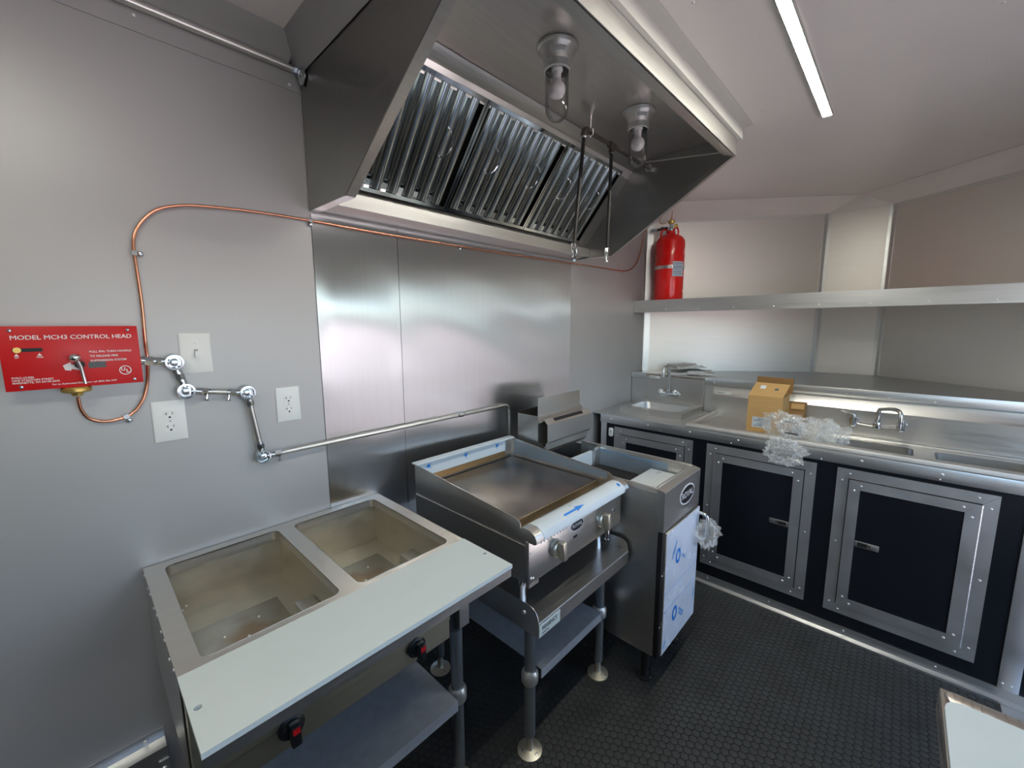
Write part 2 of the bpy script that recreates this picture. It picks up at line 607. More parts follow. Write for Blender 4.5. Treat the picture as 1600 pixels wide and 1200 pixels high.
part(wavy_sheet(0.642, 0.990, 0.02, 1.992, 0.4), 'steel_sheet', SHEET, wall_left, ang=60, label='narrow brushed steel wall sheet')
part(wavy_sheet(0.992, 2.250, 0.02, 1.992, 1.9), 'steel_sheet', SHEET, wall_left, ang=60, label='wide brushed steel wall sheet')
ceiling = struct(MB().prism([(XB, 0.05), (XN, 0.05), (4.12, -1.05), (4.12, -1.5), (XN, YR - 0.05), (XB, YR - 0.05)], 'z', ZC, ZC + 0.05), 'ceiling', CEIL)
# tail wall and serving-side wall with its hatch
struct(MB().box(XB - 0.06, XB, YR - 0.06, 0.06, -0.06, ZC + 0.05), 'wall_back', WALL)
WX0, WX1, WZ0, WZ1 = -0.30, 1.45, 1.10, 1.92
EX0, EX1, EZ1 = 1.70, 2.44, 2.02      # open side entrance
wr = MB().plate(rect(XB, XN, -0.06, ZC + 0.05), [rect(WX0, WX1, WZ0, WZ1), rect(EX0, EX1, 0.0, EZ1)], YR - 0.06, YR, 'y')
struct(wr, 'wall_right', WALL)
win = MB()
for a in (rect(WX0 - 0.05, WX1 + 0.05, WZ0 - 0.05, WZ1 + 0.05),):
    win.plate(a, [rect(WX0 + 0.01, WX1 - 0.01, WZ0 + 0.01, WZ1 - 0.01)], YR, YR + 0.008, 'y')
window_1 = struct(win, 'window_1', ALU)
struct(MB().plate(rect(EX0 - 0.05, EX1 + 0.05, 0.0, EZ1 + 0.05), [rect(EX0, EX1, 0.004, EZ1)], YR, YR + 0.008, 'y'), 'door_1', ALU)
awn = MB().slab([(WX0 - 0.03, YR - 0.07, WZ1 + 0.03), (WX1 + 0.03, YR - 0.07, WZ1 + 0.03), (WX1 + 0.03, YR - 0.80, WZ1 + 0.20), (WX0 - 0.03, YR - 0.80, WZ1 + 0.20)], (0, 0.01, 0.03))
awning = part(awn, 'raised_hatch', AWN, window_1)
part(MB().box(WX0, WX1, YR - 0.30, YR - 0.001, WZ0 - 0.05, WZ0 - 0.01), 'serving_sill', ALU, window_1, bevel=0.003)
# world outside the hatch
struct(MB().box(-120, 60, -120, 60, -0.75, -0.70), 'ground', GROUND)
hl = MB()
pts = [(-60 + 4 * i, 2.0 + 1.6 * math.sin(i * 0.7) + 1.1 * math.sin(i * 1.9 + 1)) for i in range(31)]
hl.prism([(-60, -0.9)] + pts + [(60, -0.9)], 'y', -75, -82)
struct(hl, 'hill_line', HILL)

# nose walls
def nose_wall(a, b, z0, z1, name, m):
    d = Vector((b.x - a.x, b.y - a.y)).normalized()
    n = Vector((-d.y, d.x))
    if n.x < 0: n = -n
    return struct(MB().slab([(a.x, a.y, z0), (b.x, b.y, z0), (b.x, b.y, z1), (a.x, a.y, z1)], (n.x * 0.05, n.y * 0.05, 0)), name, m)


A0 = Vector((XN, 0.0)); A1 = Vector((XN, YR))
ZV = 2.425
wnl = nose_wall(A0, NL, -0.06, ZC + 0.05, 'wall_nose_left', NOSE)
wnc = nose_wall(NL, NR, -0.06, ZC + 0.05, 'wall_nose_center', NOSE)
wnr = nose_wall(NR, A1, -0.06, ZC + 0.05, 'wall_nose_right', NOSE)
# sloped coves under the ceiling of the nose; they meet in a point on the centre line
APEX = Vector((4.045, -1.275, ZC))
c0 = Vector((3.06, -0.06, ZC)); c1 = Vector((3.06, YR + 0.06, ZC))
eps = Vector((-0.004, 0, 0))


def sheet3(pts, off, name, m):
    return struct(MB().slab(pts, off), name, m)


sheet3([(XN - 0.005, -0.003, ZV), (NL.x - 0.004, NL.y, ZV), (APEX.x, APEX.y, APEX.z - 0.001), (3.10, -0.003, ZC - 0.001)], (-0.0008, -0.0008, -0.0015), 'trim_1', CEIL)
sheet3([(XN - 0.005, YR + 0.003, ZV), (NR.x - 0.004, NR.y, ZV), (APEX.x, APEX.y, APEX.z - 0.001), (3.10, YR + 0.003, ZC - 0.001)], (-0.0008, 0.0008, -0.0015), 'trim_2', CEIL)
sheet3([(NL.x - 0.004, NL.y, ZV), (NR.x - 0.004, NR.y, ZV), (APEX.x, APEX.y, APEX.z - 0.001)], (-0.0015, 0, -0.0005), 'trim_3', NOSE)


def strip(a, b, w, t, name, m, nrm):
    """flat bar from a to b, width w centred, lying on a face with normal nrm"""
    a, b, nrm = Vector(a), Vector(b), Vector(nrm).normalized()
    d = (b - a).normalized()
    s = d.cross(nrm).normalized() * (w / 2)
    return struct(MB().slab([a - s, b - s, b + s, a + s], nrm * t), name, m)


dl = (Vector((NL.x, NL.y, 0)) - Vector((A0.x, A0.y, 0))).normalized()
nl3 = Vector((dl.y, -dl.x, 0))
if nl3.x > 0: nl3 = -nl3
dr = (Vector((A1.x, A1.y, 0)) - Vector((NR.x, NR.y, 0))).normalized()
nr3 = Vector((dr.y, -dr.x, 0))
if nr3.x > 0: nr3 = -nr3
st1 = strip(Vector((A0.x, A0.y, ZV - 0.012)) + dl * 0.02, (NL.x, NL.y, ZV - 0.012), 0.026, 0.004, 'trim_4', WHTCOAT, nl3)
rivets([Vector((A0.x, A0.y, ZV - 0.012)) + dl * t + nl3 * 0.004 for t in (0.45, 0.85, 1.2)], nl3, st1, 0.8)
st2 = strip((NR.x, NR.y, ZV - 0.012), (A1.x, A1.y, ZV - 0.012), 0.026, 0.004, 'trim_5', WHTCOAT, nr3)
st3 = strip(Vector((NL.x, NL.y, 0.97)) - dl * 0.015, Vector((NL.x, NL.y, ZV)) - dl * 0.015, 0.022, 0.005, 'trim_6', ALU, nl3)
st4 = strip((NL.x, NL.y - 0.012, 0.97), (NL.x, NL.y - 0.012, ZV), 0.016, 0.005, 'trim_7', ALU, (-1, 0, 0))
st5 = strip((NR.x, NR.y + 0.012, 0.97), (NR.x, NR.y + 0.012, ZV), 0.016, 0.005, 'trim_8', ALU, (-1, 0, 0))
st6 = strip(Vector((NR.x, NR.y, 0.97)) + dr * 0.015, Vector((NR.x, NR.y, ZV)) + dr * 0.015, 0.022, 0.005, 'trim_9', ALU, nr3)
st7 = strip((3.285, -0.0002, 0.97), (3.285, -0.0002, ZV), 0.024, 0.004, 'trim_10', ALU, (0, -1, 0))
st8 = strip(Vector((A0.x, A0.y, 0.97)) + dl * 0.03, Vector((A0.x, A0.y, ZV - 0.03)) + dl * 0.03, 0.045, 0.003, 'trim_11', ALU, nl3)
# ceiling screws
rivets([(1.98, -1.72, ZC), (2.36, -1.725, ZC), (2.78, -1.73, ZC), (3.15, -1.735, ZC), (3.42, -1.74, ZC), (2.47, -1.255, ZC), (2.92, -1.262, ZC),
        (3.36, -1.268, ZC), (3.72, -1.272, ZC), (3.5, -1.95, ZC), (3.05, -0.62, ZC), (3.4, -0.62, ZC), (1.75, -1.06, ZC), (1.35, -1.06, ZC), (2.2, -1.05, ZC)], (0, 0, -1), ceiling, 1.1, 'screw')
# cove and trim along the left wall up to the hood
tr = MB().prism([(-0.0002, 2.385), (-0.004, 2.385), (-0.004, 2.452), (-0.0002, 2.452)], 'x', XB, 0.634)
tl = struct(tr, 'trim_12', WALL)
rivets([(0.21, -0.004, 2.425), (0.60, -0.004, 2.40), (-0.4, -0.004, 2.42)], (0, -1, 0), tl, 1.3, 'screw')
struct(MB().prism([(-0.0003, 2.453), (-0.004, 2.453), (-0.087, ZC - 0.0005), (-0.083, ZC - 0.0003)], 'x', XB, 0.600), 'trim_13', WALL)
struct(MB().prism([(0.6355, 2.44), (0.6335, 2.44), (0.565, ZC - 0.0005), (0.570, ZC - 0.0003)], 'y', -0.004, -0.93), 'trim_14', WALL)
# low box along the foot of the left wall (wheel-well cover)
ww = struct(MB().prism([(-0.0002, 0.02), (-0.0002, 0.335), (-0.004, 0.335), (-0.006, 0.305), (-0.045, 0.300), (-0.048, 0.26), (-0.048, 0.02)], 'x', -1.4, 0.075), 'trim_15', ALU)
part(MB().box(0.052, 0.0755, -0.052, -0.0485, 0.02, 0.262), 'edge_bar', ALUF, ww)
rivets([(0.062, -0.052, 0.235), (0.03, -0.0055, 0.318)], (0, -1, 0), ww, 1.5)

# ------------------------------------------------------------------ LED strips on the ceiling
def led(x0, x1, label):
    t = thing('led_strip_light', label, 'light', ((x0 + x1) / 2, -1.258, ZC), 'LED strips on the ceiling')
    part(MB().prism([(-1.278, ZC - 0.0002), (-1.278, ZC - 0.0135), (-1.2745, ZC - 0.0135), (-1.2745, ZC - 0.006), (-1.2415, ZC - 0.006), (-1.2415, ZC - 0.0135), (-1.238, ZC - 0.0135), (-1.238, ZC - 0.0002)], 'x', x0, x1), 'housing', ALU, t)
    part(MB().prism([(-1.2742, ZC - 0.0065), (-1.2742, ZC - 0.0128), (-1.2418, ZC - 0.0128), (-1.2418, ZC - 0.0065)], 'x', x0 + 0.002, x1 - 0.002), 'lens', LEDM, t)
    part(MB().box(x0 - 0.003, x0 - 0.0002, -1.278, -1.238, ZC - 0.0135, ZC - 0.0002), 'end_cap', WHT, t)
    part(MB().box(x1 + 0.0002, x1 + 0.003, -1.278, -1.238, ZC - 0.0135, ZC - 0.0002), 'end_cap', WHT, t)


led(1.20, 2.42, 'lit white LED strip running along the grey ceiling toward the nose')
led(-1.12, 0.10, 'lit LED strip behind the viewer, seen as a soft streak on the grey wall')

# ------------------------------------------------------------------ exhaust hood
HX0, HX1 = 0.638, 2.280
hood = thing('exhaust_hood', 'large brushed steel exhaust hood hung over the griddle and fryer', 'hood', (1.46, -0.45, 2.0))
PROF = [(-0.0045, 2.0), (-0.285, 1.995), (-0.93, 2.388), (-0.93, ZC - 0.002), (-0.0045, ZC - 0.002)]
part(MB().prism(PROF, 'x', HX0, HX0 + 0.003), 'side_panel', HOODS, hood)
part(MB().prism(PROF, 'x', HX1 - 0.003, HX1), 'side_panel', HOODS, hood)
# hemmed flanges along the slanted and bottom edges
sl = Vector((0, -0.645, 0.393)).normalized()


def flange(x0, x1):
    m = MB()
    a = Vector((x0, -0.285, 1.995)); b = Vector((x0, -0.93, 2.388)); w = Vector((x1 - x0, 0, 0))
    nn = Vector((0, 0.393, 0.645)).normalized() * 0.003
    m.slab([a, b, b + w, a + w], nn)
    m.slab([(x0, -0.0045, 2.0), (x0, -0.285, 1.995), (x1, -0.285, 1.995), (x1, -0.0045, 2.0)], (0, 0, 0.003))
    return m


part(flange(HX0 + 0.0032, HX0 + 0.034), 'edge_flange', HOODM, hood)
part(flange(HX1 - 0.0032, HX1 - 0.016), 'edge_flange', HOODM, hood)
part(MB().box(HX0 + 0.0032, HX1 - 0.0032, -0.926, -0.42, 2.486, 2.49), 'top_panel', HOODM, hood)
part(MB().box(HX0 + 0.0032, HX1 - 0.0032, -0.03, -0.006, 2.10, 2.49), 'back_panel', HOODM, hood)
part(MB().prism([(-0.89, 2.386), (-0.9265, 2.386), (-0.9265, 2.402), (-0.924, 2.402), (-0.924, 2.389), (-0.89, 2.389)], 'x', HX0 + 0.0032, HX1 - 0.0032), 'lip_flange', STEEL, hood)
part(MB().prism([(-0.9305, 2.386), (-0.934, 2.386), (-0.934, 2.458), (-0.9305, 2.458)], 'x', HX0, HX1), 'front_lip', STEEL, hood)
wt = part(MB().prism([(-0.9305, 2.459), (-0.952, 2.459), (-0.952, 2.508), (-0.992, ZC - 0.0005), (-0.992, ZC - 0.003), (-0.9305, ZC - 0.003)], 'x', HX0 - 0.01, HX1 + 0.012), 'ceiling_trim', WHTCOAT, hood)
rivets([(x, -0.952, 2.485) for x in (0.8, 1.15, 1.5, 1.85, 2.2)], (0, -1, 0), wt, 0.7, 'screw')
# filter racks: top track, bottom trough
part(MB().prism([(-0.388, 2.447), (-0.394, 2.449), (-0.428, 2.484), (-0.42, 2.486)], 'x', HX0 + 0.004, HX1 - 0.004), 'top_track', STEEL, hood)
part(MB().prism([(-0.360, 2.418), (-0.376, 2.405), (-0.3965, 2.444), (-0.380, 2.450)], 'x', HX0 + 0.004, HX1 - 0.004), 'filter_lip', STEEL, hood)
part(MB().prism([(-0.0045, 2.002), (-0.006, 2.000), (-0.115, 2.010), (-0.118, 2.058), (-0.100, 2.084), (-0.097, 2.082), (-0.114, 2.056), (-0.111, 2.014), (-0.010, 2.005)], 'x', HX0 + 0.004, HX1 - 0.0035), 'grease_trough', STEEL, hood)
part(MB().slab([(2.178, -0.095, 2.080), (2.178, -0.392, 2.436), (HX1 - 0.004, -0.392, 2.436), (HX1 - 0.004, -0.095, 2.080)], (0, 0.003, 0.002)), 'end_filler', STEEL, hood)
rivets([(0.95, -0.9, 2.4855), (1.13, -0.82, 2.4855), (1.70, -0.82, 2.4855)], (0, 0, -1), hood, 1.6, 'bolt')
part(MB().tube([(HX1 - 0.006, -0.47, 2.475), (HX1 - 0.004, -0.90, 2.415)], 0.004, 8), 'brace_rod', STEEL, hood)

# baffle filters, three in a row, leaning between trough and track
FW = 0.500
FB = Vector((0, -0.105, 2.088)); FT = Vector((0, -0.3885, 2.427))
fd = (FT - FB); FL = fd.length; fd.normalize()
fn = Vector((0, -fd.z, fd.y))       # outward (down and toward the room)
if fn.z > 0: fn = -fn
labels = ['leftmost of three steel baffle filters in the hood, nearest the viewer',
          'middle steel baffle filter of the three in the hood',
          'right steel baffle filter in the hood, behind the two drop pipes']


def slatprof(w, h, t):
    out = [(w / 2 - w / 2 * math.cos(R(a)), h * math.sin(R(a)) ** 0.7) for a in (0, 20, 40, 65, 90, 115, 140, 160, 180)]
    inn = [(w / 2 - (w / 2 - t) * math.cos(R(a)), (h - t) * math.sin(R(a)) ** 0.7) for a in (180, 160, 140, 115, 90, 65, 40, 20, 0)]
    return out + inn


first = None
fx0 = 0.655
f = thing('grease_filter', labels[0], 'filter', (fx0 + FW / 2, FB.y, FB.z), 'baffle filters in the hood')


def fp(x, s, n):
    return Vector((x, 0, 0)) + FB + fd * s + fn * n


def fbox(x0, x1, s0, s1, n0, n1):
    m = MB()
    return m.slab([fp(x0, s0, n0), fp(x1, s0, n0), fp(x1, s1, n0), fp(x0, s1, n0)], fn * (n1 - n0))


part(fbox(fx0, fx0 + 0.010, 0, FL, -0.024, 0.016), 'frame_side', BAFFLE, f)
part(fbox(fx0 + FW - 0.010, fx0 + FW, 0, FL, -0.024, 0.016), 'frame_side', BAFFLE, f)
part(fbox(fx0 + 0.0102, fx0 + FW - 0.0102, 0, 0.014, -0.024, 0.016), 'frame_end', BAFFLE, f)
part(fbox(fx0 + 0.0102, fx0 + FW - 0.0102, FL - 0.014, FL, -0.024, 0.016), 'frame_end', BAFFLE, f)
NS = 7
pitch = (FW - 0.024) / NS
for k in range(NS):
    xa = fx0 + 0.012 + (k + 0.19) * pitch
    # front channel
    m = MB()
    pr = slatprof(pitch * 0.62, 0.017, 0.0012)
    a = [fp(xa + p[0], 0.016, -0.002 + p[1]) for p in pr]
    m.slab(a, fd * (FL - 0.032))
    part(m, 'slat', BAFFLE, f)
    if k < NS - 1:
        m = MB()
        a = [fp(xa + pitch * 0.5 + p[0], 0.016, -0.0065 - p[1] * 0.95) for p in pr]
        m.slab(a, fd * (FL - 0.032))
        part(m, 'rear_slat', BAFFLE, f)
    # drain notch at the lower end of every channel
    if k < NS - 1:
        part(fbox(xa + pitch * 0.66, xa + pitch * 0.94, 0.0145, 0.04, 0.0, 0.003), 'drain_tab', BAFFLE, f)
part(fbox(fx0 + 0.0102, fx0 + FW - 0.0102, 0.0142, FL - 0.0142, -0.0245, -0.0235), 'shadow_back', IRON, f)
for hx in (0.12, 0.38):
    hh = MB()
    p = [fp(fx0 + hx, 0.20, 0.0145), fp(fx0 + hx, 0.20, 0.030), fp(fx0 + hx + 0.02, 0.22, 0.036), fp(fx0 + hx + 0.03, 0.25, 0.034), fp(fx0 + hx + 0.02, 0.28, 0.036), fp(fx0 + hx, 0.30, 0.030), fp(fx0 + hx, 0.30, 0.0145)]
    hh.tube(smoothpath(p, 4), 0.0025, 6)
    part(hh, 'wire_handle', CHROME, f)
dup(f, (FW + 0.004, 0, 0), labels[1])
dup(f, (2 * FW + 0.008, 0, 0), labels[2])

# globe lights under the hood
def hood_light(x, y, label):
    zt = 2.4855
    t = thing('hood_light', label, 'lamp', (x, y, zt), 'globe lights under the hood')
    part(MB().lathe([(0.001, 0), (0.066, 0), (0.068, -0.004), (0.066, -0.008), (0.060, -0.010), (0.052, -0.020), (0.046, -0.040), (0.043, -0.050), (0.044, -0.052), (0.044, -0.072), (0.040, -0.075), (0.038, -0.075), (0.038, -0.012), (0.001, -0.012)], (x, y, zt), n=32), 'collar', CAST, t)
    g = [(0.0375, -0.066), (0.0385, -0.10), (0.0385, -0.185)]
    g += [(0.0385 * math.cos(R(a)), -0.185 - 0.042 * math.sin(R(a))) for a in (15, 30, 45, 60, 75, 90)]
    part(MB().lathe(g, (x, y, zt), n=32), 'globe', GLASS, t, ang=80)
    part(MB().lathe([(0.001, -0.0125), (0.019, -0.013), (0.019, -0.07), (0.016, -0.075), (0.001, -0.075)], (x, y, zt), n=20), 'socket', WHT, t)
    b = [(0.0135, -0.0755), (0.0135, -0.092)] + [(0.0285 * math.sin(R(a)), -0.128 + 0.0285 * math.cos(R(a))) for a in (32, 45, 60, 75, 90, 105, 120, 135, 150, 165, 180)]
    part(MB().lathe(b, (x, y, zt), n=28), 'bulb', BULB, t, ang=80)
    # printed label round the collar
    lb = MB()
    n = 8
    vs = []
    for zz, rr in ((-0.022, 0.0522), (-0.037, 0.0477)):
        for k in range(n + 1):
            a = R(-165 + 60 * k / n)
            vs.append((x + rr * math.cos(a), y + rr * math.sin(a), zt + zz))
    lb.add(vs, [(k, k + 1, k + n + 2, k + n + 1) for k in range(n)])
    part(lb, 'rating_label', LABEL, t, ang=80)
    for q in range(4):
        li = MB()
        vs = []
        for dz in (0, -0.0012):
            zz = -0.0245 - q * 0.0032 + dz
            rr = 0.0526 + (zz + 0.022) * 0.3
            for k in range(n + 1):
                a = R(-160 + 48 * k / n)
                vs.append((x + rr * math.cos(a), y + rr * math.sin(a), zt + zz))
        li.add(vs, [(k, k + 1, k + n + 2, k + n + 1) for k in range(n)])
        part(li, 'print_line', GREYINK, t, ang=80)
    return t


hood_light(1.187, -0.690, 'clear glass globe light under the hood, the nearer of two')
hood_light(1.757, -0.690, 'clear glass globe light under the hood, beside its right side panel')

# fire-suppression pipe with two drops
sp = thing('suppression_pipe', 'black suppression pipe with two drops and chrome nozzles under the hood', 'pipe', (1.75, -0.5, 2.42))
part(MB().cyl((1.636, -0.5, 2.435), (HX1 - 0.004, -0.5, 2.435), 0.0085, 12), 'header_pipe', IRONB, sp)
part(MB().tube(arc((1.655, -0.5, 2.435), (1.632, -0.5, 2.435), (1.631, -0.5, 2.405)), 0.0145, 12), 'elbow', IRONB, sp)
part(MB().cyl((1.845, -0.5, 2.435), (1.89, -0.5, 2.435), 0.0145, 12).cyl((1.866, -0.5, 2.435), (1.866, -0.5, 2.40), 0.0135, 12), 'tee', IRONB, sp)
for xt, xb, zb in ((1.631, 1.569, 1.94), (1.866, 1.85, 1.955)):
    part(MB().cyl((xt, -0.5, 2.402), (xb, -0.5, zb), 0.0085, 12), 'drop_pipe', IRON, sp)
    part(MB().cyl((xt, -0.5, 2.406), (xt - 0.001, -0.5, 2.396), 0.0125, 8), 'coupling', ZINC, sp)
    part(MB().cyl((xb, -0.5, zb + 0.006), (xb, -0.5, zb - 0.012), 0.012, 8).cyl((xb - 0.001, -0.5, zb - 0.012), (xb - 0.003, -0.5, zb - 0.030), 0.0095, 12), 'coupling', CHROME, sp)
part(MB().cyl((1.566, -0.5, 1.91), (1.552, -0.512, 1.892), 0.010, 12).cyl((1.552, -0.512, 1.892), (1.532, -0.53, 1.868), 0.007, 10).cyl((1.585, -0.5, 1.925), (1.590, -0.5, 1.905), 0.004, 8), 'nozzle', CHROME, sp)
part(MB().cyl((1.847, -0.5, 1.925), (1.846, -0.5, 1.902), 0.008, 12).ball((1.846, -0.5, 1.898), 0.0075), 'nozzle', CHROME, sp)
part(MB().cyl((1.68, -0.5, 2.4855), (1.68, -0.5, 2.4485), 0.004, 8).tube([(1.68, -0.486, 2.445), (1.68, -0.486, 2.425), (1.68, -0.5, 2.418), (1.68, -0.514, 2.425), (1.68, -0.514, 2.447), (1.68, -0.5, 2.4505), (1.68, -0.486, 2.447)], 0.0025, 6).cyl((1.68, -0.516, 2.42), (1.655, -0.53, 2.41), 0.002, 6), 'pipe_hanger', CHROME, sp)
part(MB().cyl((HX1 - 0.004, -0.5, 2.435), (HX1 - 0.022, -0.5, 2.435), 0.022, 6).cyl((HX1 - 0.022, -0.5, 2.435), (HX1 - 0.035, -0.5, 2.435), 0.014, 12), 'bulkhead_nut', CHROME, sp)

# ------------------------------------------------------------------ things on the left wall
# red control head
cb = thing('control_box', 'red control head box with ball handle and white print on grey wall', 'control box', (0.0, -0.002, 1.432))
FY = -0.045
part(MB().box(-0.116, 0.129, FY + 0.002, -0.0005, 1.440, 1.590), 'housing', RED, cb, bevel=0.002)
part(MB().box(-0.118, 0.131, FY, FY + 0.0018, 1.437, 1.5935), 'cover', RED, cb, bevel=0.0006)
for sx, sz in ((-0.097, 1.583), (0.111, 1.583), (0.113, 1.447), (-0.093, 1.446)):
    part(MB().lathe([(0.0042, 0), (0.0042, 0.001), (0.003, 0.0025), (0.0001, 0.003)], (sx, FY, sz), (0, -1, 0), 12), 'screw', ZINC, cb)
rx, uz = (1, 0, 0), (0, 0, 1)
TY = FY - 0.0004
text('MODEL MCH3 CONTROL HEAD', 0.0148, WHTINK, cb, (0.0095, TY, 1.5655), rx, uz, 'CENTER', 0.0, 'title_lettering', sx=1.02)
text('MODEL MCH3 CONTROL HEAD', 0.0148, WHTINK, cb, (0.0100, TY - 0.0001, 1.5658), rx, uz, 'CENTER', 0.0, 'title_lettering', sx=1.02)
for i, s in enumerate(('PULL PIN, TURN HANDLE', 'TO RELEASE FIRE', 'SUPPRESSION SYSTEM')):
    text(s, 0.0072, WHTINK, cb, (0.0315, TY, 1.5265 - i * 0.0118), rx, uz, 'LEFT', 0.00015, 'instruction_lettering')
for i, s in enumerate(('PYRO-CHEM', 'ONE STANTON STREET', 'MARINETTE, WI 54143-2542')):
    text(s, 0.0064, WHTINK, cb, (-0.106, TY, 1.4685 - i * 0.0062), rx, uz, 'LEFT', 0.0001, 'address_lettering')
text('For an Authorized Distributor call (800) 526-1079', 0.0058, WHTINK, cb, (-0.042, TY, 1.4475), rx, uz, 'LEFT', 0.0001, 'phone_lettering')
text('SET', 0.0045, WHTINK, cb, (-0.092, TY, 1.5175), rx, uz, 'CENTER', 0.0001, 'set_lettering')
text('FIRED', 0.0045, WHTINK, cb, (-0.055, TY, 1.5175), rx, uz, 'CENTER', 0.0001, 'fired_lettering')
for tx in (-0.092, -0.055):
    part(MB().slab([(tx - 0.004, TY, 1.521), (tx + 0.004, TY, 1.521), (tx, TY, 1.528)], (0, -0.0003, 0)), 'pointer_mark', WHTINK, cb)
part(MB().box(-0.098, -0.049, TY - 0.0004, TY, 1.5315, 1.5405), 'indicator_slot', INK, cb)
part(MB().cyl((-0.090, TY - 0.0004, 1.536), (-0.090, TY - 0.002, 1.536), 0.0068, 16), 'indicator_flag', BRASS, cb)
part(MB().plate([(0.0965 + 0.0125 * math.cos(R(a)), 1.4735 + 0.0125 * math.sin(R(a))) for a in range(0, 360, 15)], [[(0.0965 + 0.0106 * math.cos(R(a)), 1.4735 + 0.0106 * math.sin(R(a))) for a in range(0, 360, 15)]], TY, TY - 0.0004, 'y'), 'ring_mark', WHTINK, cb)
text('U', 0.0125, WHTINK, cb, (0.0925, TY, 1.4760), rx, uz, 'CENTER', 0.0004, 'mark_lettering')
text('L', 0.0125, WHTINK, cb, (0.1010, TY, 1.4710), rx, uz, 'CENTER', 0.0004, 'mark_lettering')
part(MB().slab([(-0.019, TY, 1.494), (-0.004, TY, 1.502), (-0.005, TY, 1.4965), (0.014, TY, 1.489), (0.014, TY, 1.478), (-0.004, TY, 1.4845), (-0.006, TY, 1.480), (-0.016, TY, 1.482)], (0, -0.0004, 0)), 'arrow_mark', WHTINK, cb)
part(MB().box(0.027, 0.060, TY - 0.0003, TY, 1.484, 1.500), 'black_patch', GREYINK, cb)
part(MB().cyl((0.011, TY - 0.0006, 1.495), (0.011, TY - 0.008, 1.495), 0.010, 16), 'pivot', INK, cb)
part(MB().tube([(0.006, -0.062, 1.512), (0.012, -0.058, 1.490), (0.0165, -0.058, 1.445)], [0.0045, 0.0045, 0.0042], 12), 'handle_rod', CHROME, cb)
part(MB().ball((0.0035, -0.066, 1.514), 0.0125, 20, 0.85), 'handle_ball', CHROME, cb)
part(MB().lathe([(0.001, 0), (0.026, 0), (0.029, -0.004), (0.029, -0.011), (0.025, -0.014), (0.012, -0.015), (0.010, -0.024), (0.0001, -0.024)], (-0.001, -0.030, 1.4365), n=28), 'brass_fitting', BRASS, cb)

# copper tube from the control head along the wall to the cylinder
cp = thing('copper_tube', 'thin copper tube looping up the grey wall and under the hood', 'tube', (0.15, -0.01, 1.5))
yy = -0.009
pth = [(-0.001, -0.030, 1.408), (0.001, -0.025, 1.375), (0.014, -0.015, 1.346), (0.041, yy, 1.332), (0.075, yy, 1.334), (0.103, yy, 1.347), (0.128, yy, 1.383), (0.142, yy, 1.432), (0.1475, yy - 0.012, 1.493), (0.1485, yy - 0.004, 1.553), (0.1515, yy, 1.65), (0.150, yy, 1.75), (0.149, yy, 1.81), (0.156, yy, 1.85), (0.177, yy, 1.889), (0.212, yy, 1.924), (0.263, yy, 1.944), (0.315, yy, 1.953), (0.45, yy, 1.963), (0.629, yy, 1.966), (0.93, yy - 0.004, 1.963), (1.34, yy - 0.004, 1.966), (1.80, yy - 0.004, 1.972), (2.16, yy - 0.004, 1.979), (2.55, yy, 1.987), (2.90, yy, 1.992), (3.02, yy, 2.012), (3.11, yy, 2.06), (3.18, yy, 2.15), (3.215, yy, 2.25), (3.235, -0.02, 2.335)]
part(MB().tube(smoothpath(pth, 4), 0.0042, 10), 'tubing', COPPER, cp, ang=80)
for (x, z, ang) in ((0.088, 1.339, 20), (0.149, 1.795, 90), (0.636, 1.966, 0), (1.33, 1.966, 0), (2.94, 1.996, 5)):
    c = MB()
    ca, sa = math.cos(R(ang)), math.sin(R(ang))
    for s in (-1,):
        px, pz = x + s * -0.013 * sa, z + s * 0.013 * ca
        c.slab([(x - 0.006 * ca + 0.006 * sa, -0.0145, z - 0.006 * sa - 0.006 * ca), (x + 0.006 * ca + 0.006 * sa, -0.0145, z + 0.006 * sa - 0.006 * ca),
                (x + 0.006 * ca - 0.006 * sa, -0.0145, z + 0.006 * sa + 0.006 * ca), (x - 0.006 * ca - 0.006 * sa, -0.0145, z - 0.006 * sa + 0.006 * ca)], (0, -0.0015, 0))
        c.lathe([(0.0075, 0), (0.0075, 0.003), (0.0045, 0.007), (0.0001, 0.008)], (px, -0.0052, pz), (0, -1, 0), 12)
    part(c, 'clip', ZINC, cp)

# steel conduit with pulley elbows
cd = thing('pulley_conduit', 'zinc conduit with four pulley elbows stepping down the grey wall', 'conduit', (0.3, -0.02, 1.3))
cy = -0.022


def elbow(x, z, a0, a1):
    m = MB()
    m.lathe([(0.0001, 0.0), (0.0225, 0.0), (0.024, 0.003), (0.024, 0.022), (0.0225, 0.026), (0.0175, 0.0265), (0.0165, 0.0180), (0.0115, 0.0180), (0.0105, 0.0250), (0.005, 0.0265), (0.0001, 0.0265)], (x, -0.009, z), (0, -1, 0), 28)
    for a in (a0, a1):
        c, s = math.cos(R(a)), math.sin(R(a))
        m.cyl((x + 0.012 * c, cy, z + 0.012 * s), (x + 0.036 * c, cy, z + 0.036 * s), 0.0105, 14)
    o = part(m, 'pulley_elbow', ZINC, cd)
    return o


def nipple(p0, p1, r=0.0088, nm='tube_section'):
    part(MB().cyl(p0, p1, r, 14), nm, STEEL, cd)


def coupling(p, ax, L=0.020, r=0.0125):
    p = Vector(p); ax = Vector(ax)
    part(MB().cyl(p - ax * L / 2, p + ax * L / 2, r, 6).cyl(p - ax * L * 0.9, p + ax * L * 0.9, r * 0.85, 14), 'coupling', ZINC, cd)


def setscrew(p):
    p = Vector(p)
    part(MB().cyl(p, p + Vector((-0.004, -0.004, -0.013)), 0.0035, 8).cyl(p + Vector((-0.004, -0.004, -0.013)), p + Vector((-0.005, -0.005, -0.018)), 0.0055, 8), 'set_screw', ZINC, cd)


